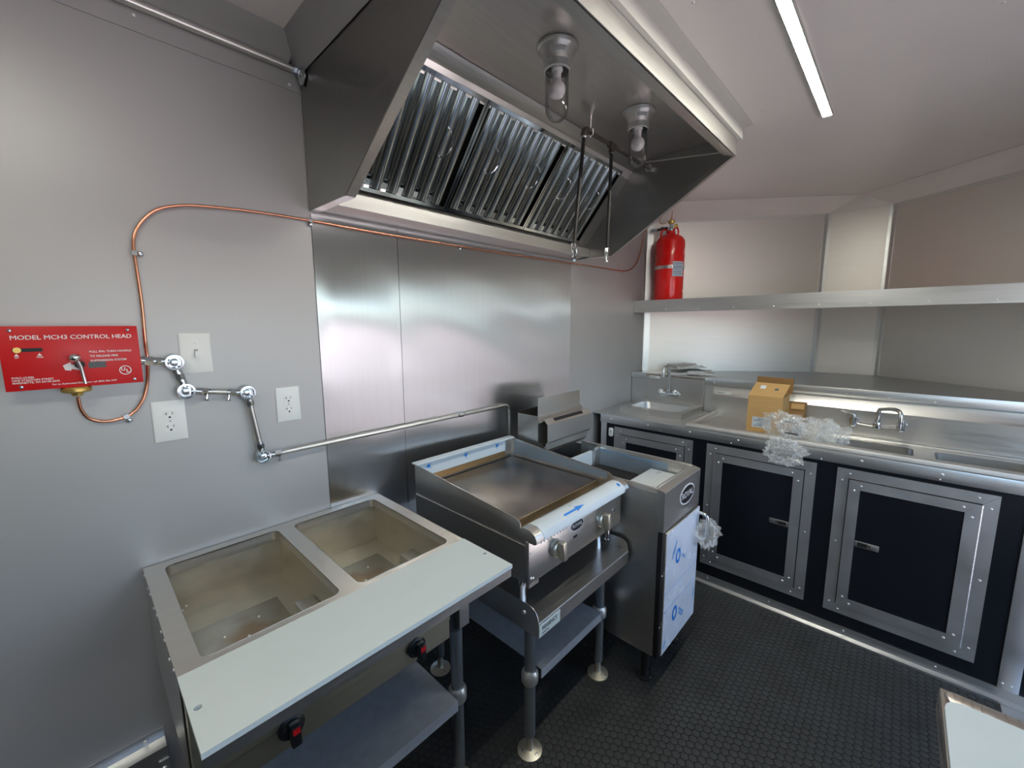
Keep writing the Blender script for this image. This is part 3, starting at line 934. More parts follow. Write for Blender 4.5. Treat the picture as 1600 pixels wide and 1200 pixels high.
E1 = (0.206, 1.486); E2 = (0.226, 1.397); E3 = (0.387, 1.373); E4 = (0.416, 1.146)
elbow(*E1, 170, -80); elbow(*E2, 100, -8); elbow(*E3, 172, -82); elbow(*E4, 97, 0)
nipple((0.1315, cy, 1.497), (0.180, cy, 1.490)); coupling((0.150, cy, 1.494), (1, 0, -0.14), 0.018, 0.0135); coupling((0.170, cy, 1.4915), (1, 0, -0.14), 0.012, 0.012)
nipple((0.211, cy, 1.458), (0.221, cy, 1.427)); coupling((0.216, cy, 1.442), (0.2, 0, -1), 0.016)
nipple((0.255, cy, 1.393), (0.360, cy, 1.377)); coupling((0.272, cy, 1.390), (1, 0, -0.15), 0.016); coupling((0.345, cy, 1.379), (1, 0, -0.15), 0.016)
nipple((0.391, cy, 1.344), (0.412, cy, 1.175)); coupling((0.392, cy, 1.336), (0.1, 0, -1), 0.014); coupling((0.411, cy, 1.184), (0.1, 0, -1), 0.014)
setscrew((0.278, cy - 0.008, 1.380)); setscrew((0.335, cy - 0.008, 1.371)); setscrew((0.470, cy - 0.008, 1.137))
nipple((0.445, cy, 1.146), (1.55, cy, 1.150), 0.0088, 'long_tube'); coupling((0.462, cy, 1.146), (1, 0, 0), 0.02)
coupling((1.30, cy, 1.149), (1, 0, 0), 0.026, 0.011)
part(MB().tube(smoothpath([(1.552, cy, 1.150), (1.61, cy, 1.150), (1.64, cy, 1.14), (1.65, cy, 1.10), (1.65, cy, 0.98)], 4), 0.0088, 12), 'bent_end', STEEL, cd)

# switch and outlet plates
def cover(x, z, name, label, cat, w=0.079, h=0.123):
    t = thing(name, label, cat, (x, -0.0005, z), 'cover plates on the grey wall')
    o = MB()
    a = rect(x - w / 2, x + w / 2, z - h / 2, z + h / 2); b = rect(x - w / 2 + 0.005, x + w / 2 - 0.005, z - h / 2 + 0.005, z + h / 2 - 0.005)
    o.add([(p[0], -0.0003, p[1]) for p in a] + [(p[0], -0.003, p[1]) for p in a] + [(p[0], -0.0055, p[1]) for p in b],
          [(i, (i + 1) % 4, (i + 1) % 4 + 4, i + 4) for i in range(4)] + [(i + 4, (i + 1) % 4 + 4, (i + 1) % 4 + 8, i + 8) for i in range(4)] + [(8, 9, 10, 11), (3, 2, 1, 0)])
    part(o, 'plate', WHT, t)
    return t


def outlet(x, z, label):
    t = cover(x, z, 'outlet_plate', label, 'outlet')
    for dz in (0.0195, -0.0195):
        pts = [(x + 0.0172 * max(-0.83, min(0.83, math.cos(R(a)))) / 0.83 * 0.9, z + dz + 0.0145 * math.sin(R(a))) for a in range(0, 360, 15)]
        r = part(MB().prism(pts, 'y', -0.0055, -0.0072), 'receptacle', WHT, t)
        part(MB().box(x - 0.0078, x - 0.0062, -0.0072, -0.0074, z + dz - 0.001, z + dz + 0.008), 'slot', INK, r)
        part(MB().box(x - 0.0118, x - 0.0062, -0.0072, -0.0074, z + dz + 0.003, z + dz + 0.0045), 'slot', INK, r)
        part(MB().box(x + 0.0062, x + 0.0078, -0.0072, -0.0074, z + dz - 0.000, z + dz + 0.0075), 'slot', INK, r)
        part(MB().cyl((x, -0.0072, z + dz - 0.0075), (x, -0.0074, z + dz - 0.0075), 0.003, 12), 'ground_hole', INK, r)
    part(MB().cyl((x, -0.0055, z), (x, -0.0066, z), 0.0028, 10), 'screw', ZINC, t)
    return t


sw = cover(0.2645, 1.5095, 'switch_plate', 'white light switch plate above the zinc conduit elbow', 'switch')
part(MB().box(0.2595, 0.2695, -0.0058, -0.0055, 1.4975, 1.5215), 'toggle_slot', mat('slot_grey', (0.30, 0.30, 0.30, 1), 0.5), sw)
part(MB().slab([(0.2605, -0.0058, 1.501), (0.2685, -0.0058, 1.501), (0.2685, -0.0058, 1.517), (0.2605, -0.0058, 1.517)], (0, -0.009, -0.003)), 'toggle', WHT, sw)
rivets([(0.2645, -0.0055, 1.540), (0.2645, -0.0055, 1.479)], (0, -1, 0), sw, 0.6, 'screw')
outlet(0.1825, 1.3085, 'white duplex outlet plate below the light switch and conduit')
outlet(0.5170, 1.3130, 'white duplex outlet plate beside the brushed steel wall sheet')

# conduit above the trim with flange at the hood
ec = thing('ceiling_conduit', 'thin steel conduit running under the ceiling into the hood side', 'conduit', (-0.5, -0.02, 2.455))
part(MB().cyl((XB + 0.02, -0.0165, 2.448), (0.612, -0.0165, 2.448), 0.0115, 14), 'tube_run', STEEL, ec)
part(MB().cyl((0.606, -0.0165, 2.448), (0.622, -0.0165, 2.448), 0.0145, 6), 'connector', ZINC, ec)
part(MB().lathe([(0.001, 0), (0.028, 0), (0.028, 0.004), (0.022, 0.008), (0.012, 0.011), (0.001, 0.011)], (0.6335, -0.034, 2.428), (-1, 0, 0), 24), 'seal_flange', ZINC, ec)

# ------------------------------------------------------------------ steam table
def foot(parent, x, y, flange=0.047):
    o = part(MB().lathe([(0.001, 0.0), (flange, 0.0), (flange, 0.004), (flange * 0.8, 0.007), (0.016, 0.012), (0.0135, 0.016), (0.0135, 0.075), (0.001, 0.075)], (x, y, 0.0002), n=24), 'foot', NICKEL, parent)
    for k in range(3):
        a = R(30 + 120 * k)
        part(MB().lathe([(0.005, 0), (0.005, 0.003), (0.0001, 0.005)], (x + 0.034 * math.cos(a), y + 0.034 * math.sin(a), 0.0064), n=8), 'bolt', CHROME, o)
    return o


def collar(parent, x, y, z, r=0.0205):
    part(MB().lathe([(r + 0.0004, -0.026), (r + 0.009, -0.026), (r + 0.011, -0.02), (r + 0.011, 0.012), (r + 0.004, 0.024), (r + 0.0004, 0.024)], (x, y, z), n=20), 'shelf_collar', CAST, parent)


SX0, SX1 = 0.078, 0.843
st = thing('steam_table', 'two-well steel steam table with white cutting board, against the grey wall', 'steam table', (0.46, -0.4, 0))
w1 = (0.123, 0.434, -0.553, -0.042); w2 = (0.485, 0.800, -0.555, -0.045)
part(MB().plate(rect(SX0, SX1, -0.576, -0.006), [rrect(*w1, 0.022), rrect(*w2, 0.022)], 0.8725, 0.875, 'z'), 'top', TOPM, st)
part(MB().box(SX0 + 0.001, SX0 + 0.003, -0.575, -0.008, 0.60, 0.8722), 'side_panel', STEELV, st)
part(MB().box(SX1 - 0.003, SX1 - 0.001, -0.575, -0.008, 0.60, 0.8722), 'side_panel', STEELV, st)
part(MB().box(SX0 + 0.0032, SX1 - 0.0032, -0.010, -0.008, 0.60, 0.8722), 'back_panel', STEELV, st)
part(MB().box(SX0 + 0.0032, SX1 - 0.0032, -0.585, -0.011, 0.596, 0.5995), 'bottom_panel', GALV, st)
rivets([(SX0 + 0.001, -0.03 - 0.062 * k, 0.862 - 0.012 * (k % 2)) for k in range(9)], (-1, 0, 0), st, 1.0, 'screw')
for wi, w in enumerate((w1, w2)):
    x0, x1, y0, y1 = w
    m = MB()
    # rolled lip then liner box
    lp = rrect(x0, x1, y0, y1, 0.022)
    n = len(lp)
    m.add([(p[0], p[1], 0.8760) for p in lp] + [(p[0], p[1], 0.845) for p in lp], [(i, (i + 1) % n, (i + 1) % n + n, i + n) for i in range(n)])
    part(m, 'well_lip', STEEL, st)
    X0, X1, Y0, Y1, ZF = x0 - 0.008, x1 + 0.008, y0 - 0.006, y1 + 0.008, 0.692
    m = MB()
    m.box(X0 - 0.002, X0, Y0, Y1, ZF, 0.8715).box(X1, X1 + 0.002, Y0, Y1, ZF, 0.8715)
    m.box(X0 - 0.002, X1 + 0.002, Y0 - 0.002, Y0, ZF, 0.8715).box(X0 - 0.002, X1 + 0.002, Y1, Y1 + 0.002, ZF, 0.8715)
    m.box(X0 - 0.002, X1 + 0.002, Y0 - 0.002, Y1 + 0.002, ZF - 0.002, ZF)
    wm = WELLM.copy()
    bx, by = (x0 + 0.145, -0.275)
    stain(wm, (bx - 0.46, by + 0.40, ZF), 0.12, (0.30, 0.15, 0.05, 1))
    wo = part(m, 'well', wm, st)
    part(MB().box(x0 + 0.01, x1 - 0.05, y0 + 0.012, y1 - 0.11, ZF + 0.0002, ZF + 0.006), 'floor_plate', wm, wo, bevel=0.001)
    part(MB().box(X1 - 0.055, X1 - 0.0005, -0.46, -0.315, ZF + 0.0002, ZF + 0.062), 'element_cover', WELLM, wo, bevel=0.003)
    rivets([(bx - 0.05, by + 0.03, ZF + 0.0062), (bx, by - 0.015, ZF + 0.0062), (bx + 0.045, by + 0.055, ZF + 0.0062)], (0, 0, 1), wo, 0.9, 'screw')
    rivets([((x0 + x1) / 2 - 0.02, Y1 - 0.0005, 0.855)], (0, -1, 0), wo, 1.0, 'screw')
    rivets([(x0 + 0.03, Y1 - 0.0005, 0.712), (x0 + 0.04, Y1 - 0.0005, 0.722)], (0, -1, 0), wo, 0.7, 'screw')
    rivets([(X1 - 0.0005, -0.50, 0.855)], (-1, 0, 0), wo, 1.0, 'screw')
# board on a steel shelf in front
part(MB().plate(rect(SX0, SX1, -0.803, -0.5775), [[(0.093 + 0.007 * math.cos(R(a)), -0.692 + 0.007 * math.sin(R(a))) for a in range(0, 360, 30)], [(0.828 + 0.006 * math.cos(R(a)), -0.698 + 0.006 * math.sin(R(a))) for a in range(0, 360, 30)]], 0.8655, 0.8775, 'z'), 'cutting_board', POLY, st)
part(MB().cyl((0.093, -0.692, 0.8652), (0.093, -0.692, 0.8730), 0.0062, 12), 'board_bolt', ZINC, st)
part(MB().cyl((0.828, -0.698, 0.8652), (0.828, -0.698, 0.8740), 0.0052, 12), 'board_bolt', ZINC, st)
part(MB().prism([(-0.5775, 0.8650), (-0.800, 0.8650), (-0.800, 0.838), (-0.797, 0.838), (-0.797, 0.862), (-0.5775, 0.862)], 'x', SX0 + 0.002, SX1 - 0.002), 'board_shelf', STEEL, st)
# control panel
part(MB().prism([(-0.586, 0.861), (-0.622, 0.855), (-0.622, 0.657), (-0.617, 0.652), (-0.617, 0.590), (-0.586, 0.590)], 'x', SX0 + 0.004, 0.742), 'control_panel', mat('warm_panel_steel', (0.80, 0.75, 0.58, 1), 0.35, 1.0, gamt=0.05, rvar=0.04, grain=(5, 140, 140)), st)
part(MB().box(0.7425, 0.781, -0.600, -0.587, 0.590, 0.861), 'end_gap', BLK, st)
part(MB().prism([(-0.586, 0.861), (-0.622, 0.855), (-0.622, 0.600), (-0.612, 0.590), (-0.586, 0.590)], 'x', 0.7815, 0.822), 'end_bracket', STEEL, st)
for kx, kz in ((0.614, 0.640), (0.265, 0.648)):
    ky = -0.6225 if kz > 0.655 else -0.6225
    k = part(MB().lathe([(0.0001, 0), (0.030, 0), (0.030, 0.004), (0.023, 0.007), (0.021, 0.016), (0.0001, 0.016)], (kx, ky, kz), (0, -1, 0), 24), 'knob', BLK, st)
    part(MB().slab([(kx - 0.011, ky - 0.0162, kz + 0.026), (kx + 0.011, ky - 0.0162, kz + 0.026), (kx + 0.011, ky - 0.0162, kz - 0.028), (kx - 0.011, ky - 0.0162, kz - 0.028)], (0, -0.022, 0)), 'pointer', BLK, k, bevel=0.004)
    part(MB().box(kx - 0.008, kx + 0.008, ky - 0.0386, ky - 0.0383, kz + 0.006, kz + 0.022), 'red_mark', RED, k)
# legs, shelf
for lx, ly in ((0.782, -0.600), (0.140, -0.600), (0.782, -0.07), (0.140, -0.07)):
    part(MB().cyl((lx, ly, 0.070), (lx, ly, 0.5895), 0.0205, 20), 'leg', GALVL, st)
    foot(st, lx, ly)
    collar(st, lx, ly, 0.352)
part(MB().prism([(-0.045, 0.372), (-0.645, 0.372), (-0.645, 0.336), (-0.642, 0.336), (-0.642, 0.369), (-0.048, 0.369), (-0.048, 0.336), (-0.045, 0.336)], 'x', 0.172, 0.748), 'undershelf', GALV, st)

# ------------------------------------------------------------------ equipment stand and griddle
es = thing('equipment_stand', 'low steel equipment stand on grey legs carrying the griddle', 'stand', (1.27, -0.45, 0))
QX0, QX1, QY0, QZ = 0.965, 1.580, -0.803, 0.610
part(MB().box(QX0 + 0.002, QX1 - 0.002, QY0, -0.10, QZ - 0.002, QZ), 'top', STEEL, es)
part(MB().prism([(QY0 - 0.0005, QZ - 0.0005), (QY0 - 0.003, QZ - 0.003), (QY0 - 0.003, QZ - 0.055), (QY0, QZ - 0.055), (QY0, QZ - 0.0025)], 'x', QX0 + 0.002, QX1 - 0.002), 'front_lip', STEEL, es)
pl = [(-0.10, QZ - 0.055), (-0.10, QZ + 0.048), (QY0 + 0.045, QZ + 0.048)] + [(p.x, p.y) for p in arc((QY0 + 0.045, QZ + 0.048, 0), (QY0, QZ + 0.048, 0), (QY0 - 0.003, QZ - 0.002, 0), 8)] + [(QY0 - 0.003, QZ - 0.055)]
part(MB().prism(pl, 'x', QX0, QX0 + 0.002), 'side_flange', STEELV, es)
part(MB().prism(pl, 'x', QX1 - 0.002, QX1), 'side_flange', STEELV, es)
part(MB().box(QX0, QX1, -0.0995, -0.0975, QZ - 0.055, QZ + 0.048), 'back_flange', STEEL, es)
rivets([(QX0, -0.742, QZ + 0.012), (QX0, -0.20, QZ + 0.012)], (-1, 0, 0), es, 1.6, 'bolt')
for lx, ly in ((1.030, -0.712), (1.508, -0.712), (1.030, -0.16), (1.508, -0.16)):
    part(MB().cyl((lx, ly, 0.070), (lx, ly, QZ - 0.0022), 0.0205, 20), 'leg', GALVL, es)
    foot(es, lx, ly)
    collar(es, lx, ly, 0.318)
part(MB().prism([(-0.14, 0.338), (-0.742, 0.338), (-0.742, 0.300), (-0.739, 0.300), (-0.739, 0.335), (-0.143, 0.335), (-0.143, 0.300), (-0.14, 0.300)], 'x', 1.0625, 1.4755), 'undershelf', GALV, es)
lbl = part(MB().box(QX0 + 0.004, QX0 + 0.118, QY0 - 0.0036, QY0 - 0.0031, QZ - 0.053, QZ - 0.008), 'label', STICK, es)
text('REGENCY', 0.019, GREYINK, lbl, (QX0 + 0.018, QY0 - 0.004, QZ - 0.026), rx, uz, 'LEFT', 0.0005)
text('600ES2430G', 0.007, GREYINK, lbl, (QX0 + 0.018, QY0 - 0.004, QZ - 0.043), rx, uz, 'LEFT')

g = thing('griddle', 'steel gas griddle with blue arrow on its filmed front rail, on the stand', 'griddle', (1.265, -0.45, QZ))
GX0, GX1 = 0.962, 1.566
GZ = 0.735
part(MB().prism([(-0.115, GZ), (-0.115, 0.998), (-0.135, 0.998), (-0.135, 0.998), (-0.705, 0.950), (-0.722, 0.944), (-0.728, 0.935), (-0.728, 0.918), (-0.768, 0.896), (-0.768, 0.886), (-0.752, 0.886), (-0.752, GZ)], 'x', GX0, GX0 + 0.003), 'side_panel', STEELV, g)
part(MB().prism([(-0.115, GZ), (-0.115, 0.998), (-0.135, 0.998), (-0.705, 0.950), (-0.728, 0.935), (-0.728, 0.918), (-0.768, 0.896), (-0.768, 0.886), (-0.752, 0.886), (-0.752, GZ)], 'x', GX1 - 0.003, GX1), 'side_panel', STEELV, g)
# shallow lower apron that stands proud of the side
part(MB().box(GX0 - 0.004, GX0 - 0.0003, -0.752, -0.12, GZ, 0.868), 'side_apron', STEELV, g)
part(MB().box(GX0 + 0.0032, GX1 - 0.0032, -0.118, -0.1135, GZ, 0.998), 'back_panel', STEEL, g)
part(MB().box(GX0 - 0.006, GX1 - 0.0005, -0.140, -0.1005, 0.9985, 1.006), 'back_cap', FILMW, g, bevel=0.002)
part(MB().box(GX0 + 0.0035, GX1 - 0.05, -0.1195, -0.1182, 0.936, 0.996), 'back_film', FILMW, g)
part(MB().box(GX0 + 0.0035, GX1 - 0.05, -0.1192, -0.1182, 0.903, 0.9355), 'tinted_strip', TAN, g)
for k, bx in enumerate((1.03, 1.245, 1.455)):
    s_ = MB()
    for j in range(9):
        a = R(40 * j + 11 * k)
        L = 0.014 + 0.006 * ((j * 7 + k) % 3)
        p = Vector((bx, -0.1197, 0.976))
        d = Vector((math.cos(a), 0, math.sin(a))); e = Vector((-math.sin(a), 0, math.cos(a))) * 0.0022
        s_.slab([p - e, p + d * L, p + e], (0, -0.0003, 0))
    s_.cyl((bx, -0.1197, 0.976), (bx, -0.1202, 0.976), 0.0075, 12)
    part(s_, 'blue_blot', BLUE, g)
part(MB().prism([(-0.142, 0.988), (-0.142, 0.915), (-0.700, 0.918), (-0.700, 0.946)], 'x', GX1 - 0.0048, GX1 - 0.0035), 'side_film', FILMB, g)
part(MB().box(GX0 + 0.020, GX1 - 0.012, -0.640, -0.135, 0.875, 0.900), 'griddle_plate', GRID, g, bevel=0.003)
part(MB().box(GX0 + 0.012, GX0 + 0.0195, -0.640, -0.135, 0.875, 0.908), 'plate_edge', TAN, g)
part(MB().box(GX0 + 0.0035, GX1 - 0.0035, -0.650, -0.641, 0.845, 0.896), 'plate_front', mat('tinted_edge_steel', (0.46, 0.36, 0.25, 1), 0.38, 0.9, gamt=0.1, grain=(9, 60, 60)), g)
part(MB().prism([(-0.6505, 0.850), (-0.722, 0.846), (-0.722, 0.890), (-0.726, 0.890), (-0.726, 0.840), (-0.6505, 0.844)], 'x', GX0 + 0.0035, GX1 - 0.0035), 'grease_trough', NICKEL, g)
# rounded front rail
def rail(x0, x1, off=0.0):
    return MB().prism([(-0.727, 0.921 + off), (-0.745 - off * .3, 0.930 + off), (-0.772 - off, 0.930 + off), (-0.794 - off, 0.918 + off * .7), (-0.802 - off, 0.903), (-0.802 - off, 0.892), (-0.792, 0.886 - off), (-0.7685, 0.886), (-0.7685, 0.898), (-0.729, 0.920)], 'x', x0, x1)


part(rail(GX0 - 0.004, GX1 + 0.004), 'front_rail', STEEL, g)
fr = part(rail(GX0 + 0.034, GX1 - 0.030, 0.0012), 'rail_film', FILMW, g)
# printed film laid from trough to rail
tf = part(MB().slab([(1.06, -0.690, 0.8915), (1.505, -0.690, 0.8915), (1.505, -0.738, 0.9295), (1.06, -0.738, 0.9295)], (0, 0, 0.0008)), 'trough_film', FILMW, g)
# blue arrow on the rail: lies on its sloping top face
pa = Vector((0, -0.7725, 0.9316)); pb = Vector((0, -0.7952, 0.9190))
def onrail(x, t, h=0.0006):
    p = pa.lerp(pb, t)
    nrm = Vector((0, -(pa.z - pb.z), -(pb.y - pa.y))).normalized()
    return Vector((x, p.y, p.z)) + nrm * h


ar = MB().slab([onrail(1.130, 0.36), onrail(1.205, 0.36), onrail(1.200, 0.10), onrail(1.255, 0.5), onrail(1.200, 0.92), onrail(1.205, 0.66), onrail(1.130, 0.66)], (0, -0.0004, 0.0006))
part(ar, 'blue_arrow', BLUE, fr)
part(MB().slab([onrail(1.506, 0.15), onrail(1.520, 0.15), onrail(1.520, 0.75), onrail(1.506, 0.75)], (0, -0.0004, 0.0006)), 'blue_tape', BLUE, fr)
for tx in (1.10, 1.40):
    text('PULL HERE', 0.010, BLUEL, tf, (tx, -0.708, 0.9075), (1, 0, 0), (0, 0.784, -0.62), 'LEFT')
    text('TO REMOVE', 0.010, BLUEL, tf, (tx, -0.719, 0.9162), (1, 0, 0), (0, 0.784, -0.62), 'LEFT')
# control front
part(MB().box(GX0 - 0.003, GX1 + 0.002, -0.768, -0.7525, GZ, 0.8855), 'control_front', STEEL, g, bevel=0.0015)
rivets([(GX0 + 0.008, -0.768, 0.845), (GX0 + 0.008, -0.768, 0.755), (GX0 + 0.02, -0.768, 0.750)], (0, -1, 0), g, 1.0, 'screw')
vm = MB()
for k in range(9):
    for xs in (1.02 + 0.018 * k, 1.375 + 0.016 * k):
        vm.slab([(xs, -0.7683, 0.857), (xs + 0.004, -0.7683, 0.857), (xs + 0.010, -0.7683, 0.877), (xs + 0.006, -0.7683, 0.877)], (0, -0.0003, 0))
part(vm, 'vent_slots', INK, g)


def royal(parent, c, right, upv, w, h):
    c = Vector(c); r = Vector(right); u = Vector(upv); n = r.cross(u)

    def ell(a, b, off, name, m, hole=None):
        mb = MB()
        pts = [c + r * (a * math.cos(R(t))) + u * (b * math.sin(R(t))) + n * off for t in range(0, 360, 10)]
        mb.slab(pts, n * 0.0008)
        return part(mb, name, m, parent)
    e = ell(w / 2, h / 2, 0.0003, 'badge', WHTINK)
    ell(w / 2 * 0.90, h / 2 * 0.84, 0.0012, 'badge_field', INK)
    text('ROYAL', h * 0.44, WHTINK, parent, c + n * 0.0022, right, upv, 'CENTER', 0.0, 'badge_lettering', sx=1.0)


royal(g, (1.235, -0.768, 0.848), rx, uz, 0.086, 0.046)
part(MB().box(1.212, 1.237, -0.7686, -0.7681, 0.800, 0.809), 'pilot_hole', INK, g)


def gas_knob(parent, x, y, z, tilt=20):
    k = part(MB().lathe([(0.0001, 0), (0.029, 0), (0.031, 0.004), (0.030, 0.018), (0.026, 0.022), (0.0001, 0.022)], (x, y, z), (0, -1, 0), 26), 'knob', NICKEL, parent)
    c, s = math.cos(R(tilt)), math.sin(R(tilt))
    def q(a, b, d): return Vector((x + a * c - b * s, y - d, z + a * s + b * c))
    part(MB().slab([q(-0.0115, -0.034, 0.0222), q(0.0115, -0.034, 0.0222), q(0.0115, 0.034, 0.0222), q(-0.0115, 0.034, 0.0222)], (0, -0.026, 0)), 'grip', NICKEL, k, bevel=0.004)
    d = MB()
    for i in range(6):
        p = q(0, -0.022 + i * 0.0088, 0.0483)
        d.cyl(p, p + Vector((0, -0.0004, 0)), 0.0024, 8)
    part(d, 'dimples', GREYINK, k)


gas_knob(g, 1.100, -0.7682, 0.812, 8)
gas_knob(g, 1.398, -0.7682, 0.812, 8)
part(MB().tube([(1.404, -0.7685, 0.800), (1.404, -0.790, 0.792), (1.404, -0.800, 0.780), (1.404, -0.800, 0.735)], 0.009, 12).cyl((1.404, -0.800, 0.736), (1.404, -0.800, 0.725), 0.011, 12), 'pilot_tube', CHROME, g)
part(MB().cyl((1.505, -0.768, 0.815), (1.505, -0.772, 0.815), 0.006, 10), 'screw', CHROME, g)
for lx, ly in ((1.012, -0.69), (1.515, -0.69), (1.012, -0.18), (1.515, -0.18)):
    part(MB().lathe([(0.001, 0.0005), (0.017, 0.0005), (0.016, 0.02), (0.013, 0.05), (0.0165, 0.10), (0.0165, GZ - QZ - 0.0002), (0.001, GZ - QZ - 0.0002)], (lx, ly, QZ), n=16), 'leg', CHROME, g)
part(MB().box(GX0 + 0.003, GX1 - 0.003, -0.752, -0.12, GZ - 0.0, GZ + 0.003), 'bottom_pan', STEEL, g)
part(MB().box(GX0 + 0.0, GX0 + 0.05, -0.767, -0.7527, GZ - 0.014, GZ - 0.0005), 'corner_bracket', STEEL, g)

# ------------------------------------------------------------------ fryer
fy = thing('deep_fryer', 'floor fryer with blue film on its door, right of the griddle', 'fryer', (1.8, -0.5, 0))
RX0, RX1, RYF, RYB, RZB, RZT = 1.598, 1.998, -0.948, -0.12, 0.155, 0.925
part(MB().box(RX0, RX0 + 0.003, RYF + 0.022, RYB, RZB, 0.9), 'side_panel', STEELV, fy)
part(MB().box(RX1 - 0.003, RX1, RYF + 0.022, RYB, RZB, 0.9), 'side_panel', STEELV, fy)
part(MB().box(RX0 + 0.0032, RX1 - 0.0032, RYB - 0.004, RYB, RZB, 0.97), 'back_panel', STEEL, fy)
part(MB().box(RX0 + 0.0032, RX1 - 0.0032, RYF + 0.03, RYB - 0.005, RZB, RZB + 0.003), 'base_plate', STEEL, fy)
part(MB().box(RX0 + 0.0032, RX1 - 0.0032, RYF + 0.024, RYF + 0.030, RZB, 0.715), 'inner_front', BLK, fy)
# head pan: walls with rolled rims, open basin
part(MB().box(RX1 - 0.020, RX1 - 0.0035, -0.914, -0.285, 0.80, RZT), 'pan_wall', STEEL, fy, bevel=0.004)
part(MB().box(RX0 + 0.0035, RX0 + 0.016, -0.914, -0.285, 0.80, 0.918), 'pan_wall', STEEL, fy, bevel=0.004)
part(MB().box(RX0 + 0.0165, RX1 - 0.0205, -0.914, -0.902, 0.80, 0.922), 'pan_wall', STEEL, fy, bevel=0.004)
part(MB().box(RX0 + 0.0165, RX1 - 0.0205, -0.9015, -0.285, 0.80, 0.806), 'pan_floor', STEEL, fy)
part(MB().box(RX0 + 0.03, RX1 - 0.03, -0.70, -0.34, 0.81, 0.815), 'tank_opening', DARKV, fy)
part(MB().box(RX0 + 0.09, RX1 - 0.035, -0.885, -0.72, 0.8062, 0.866), 'drain_cover', FILMW, fy, bevel=0.003)
part(MB().box(RX1 - 0.0225, RX1 - 0.0203, -0.80, -0.335, 0.815, 0.905), 'pan_film', FILMB, fy)
part(MB().box(RX1 - 0.0232, RX1 - 0.0226, -0.79, -0.36, 0.896, 0.899), 'film_print', BLUEL, fy)
part(MB().box(RX1 - 0.075, RX1 - 0.0235, -0.415, -0.400, 0.808, 0.915), 'splash_bracket', STEEL, fy, bevel=0.002)
part(MB().box(RX0 + 0.09, RX1 - 0.077, -0.4, -0.385, 0.82, 0.90), 'back_film', FILMW, fy)
# sloped nose and upper front with badge
part(MB().prism([(-0.9145, 0.918), (-0.946, 0.912), (-0.949, 0.908), (-0.949, 0.735), (-0.926, 0.735), (-0.926, 0.80), (-0.9145, 0.80)], 'x', RX0 - 0.001, RX1 + 0.001), 'upper_front', STEEL, fy)
royal(fy, (1.842, -0.9494, 0.833), rx, uz, 0.165, 0.092)
# door
dr_ = part(MB().box(RX0 + 0.020, RX1 - 0.001, -0.956, -0.927, RZB + 0.005, 0.727), 'door', STEEL, fy, bevel=0.002)
part(MB().box(RX0 + 0.022, RX1 - 0.003, -0.9572, -0.9562, RZB + 0.008, 0.724), 'door_film', FILMD, dr_)
part(MB().box(RX0 - 0.001, RX0 + 0.018, -0.948, -0.927, RZB - 0.0, 0.730), 'door_jamb', BLK, fy, bevel=0.002)
rivets([(RX0 + 0.009, -0.948, 0.54), (RX0 + 0.009, -0.948, 0.30)], (0, -1, 0), fy, 0.8, 'screw')


def ring(cx, cz, r0, r1, y, tilt=0):
    o = [(cx + r1 * 0.8 * math.cos(R(a)), cz + r1 * math.sin(R(a))) for a in range(0, 360, 20)]
    i = [(cx + r0 * 0.7 * math.cos(R(a)), cz + r0 * math.sin(R(a))) for a in range(0, 360, 20)]
    return MB().plate(o, [i], y, y - 0.0004, 'y')


fyY = -0.9573
for cx, cz in ((1.752, 0.575), (1.745, 0.300)):
    part(ring(cx, cz, 0.020, 0.036, fyY), 'film_logo', BLUE, dr_)
for (a, b) in (((1.69, 0.605), (1.735, 0.655)), ((1.685, 0.585), (1.725, 0.628)), ((1.80, 0.56), (1.835, 0.535)), ((1.79, 0.30), (1.85, 0.250)), ((1.79, 0.28), (1.84, 0.240)), ((1.63, 0.19), (1.655, 0.215)), ((1.96, 0.27), (1.985, 0.30))):
    A = Vector((a[0], fyY, a[1])); B = Vector((b[0], fyY, b[1])); d = (B - A).normalized(); n_ = Vector((-d.z, 0, d.x)) * 0.006
    part(MB().slab([A - n_, B - n_, B + n_, A + n_], (0, -0.0004, 0)), 'film_print', BLUEL, dr_)
for z0 in (0.445, 0.360):
    part(MB().box(RX0 + 0.024, RX1 - 0.006, fyY - 0.0004, fyY, z0, z0 + 0.0025), 'film_print', BLUEL, dr_)
# handle with loose wrapping
hd = part(MB().tube(smoothpath([(1.975, -0.9575, 0.700), (1.975, -0.985, 0.700), (1.975, -1.000, 0.690), (1.975, -1.002, 0.66), (1.975, -1.002, 0.60), (1.975, -1.0, 0.585), (1.975, -0.985, 0.575), (1.975, -0.9575, 0.575)], 4), 0.0075, 12), 'handle', CHROME, dr_)


def crumple(c, rad, n, seed, sq=(1, 1, 1)):
    rnd = random.Random(seed)
    bm = bmesh.new()
    bmesh.ops.create_icosphere(bm, subdivisions=n, radius=1.0)
    ks = [(Vector((rnd.gauss(0, 1), rnd.gauss(0, 1), rnd.gauss(0, 1))).normalized(), rnd.uniform(3, 14), rnd.uniform(0, 6.3)) for _ in range(14)]
    vs = []
    for v in bm.verts:
        d = v.co.normalized()
        s = 1 + sum(0.105 * abs(math.sin(f * k.dot(d) + p)) * 2 - 0.105 for k, f, p in ks)
        vs.append((c[0] + d.x * rad * s * sq[0], c[1] + d.y * rad * s * sq[1], c[2] + d.z * rad * s * sq[2]))
    fs = [tuple(v.index for v in f.verts) for f in bm.faces]
    bm.free()
    return MB().add(vs, fs)


part(crumple((1.975, -1.004, 0.605), 0.036, 4, 3, (1.0, 0.9, 1.2)), 'plastic_wrapping', WRAP, hd, ang=20)
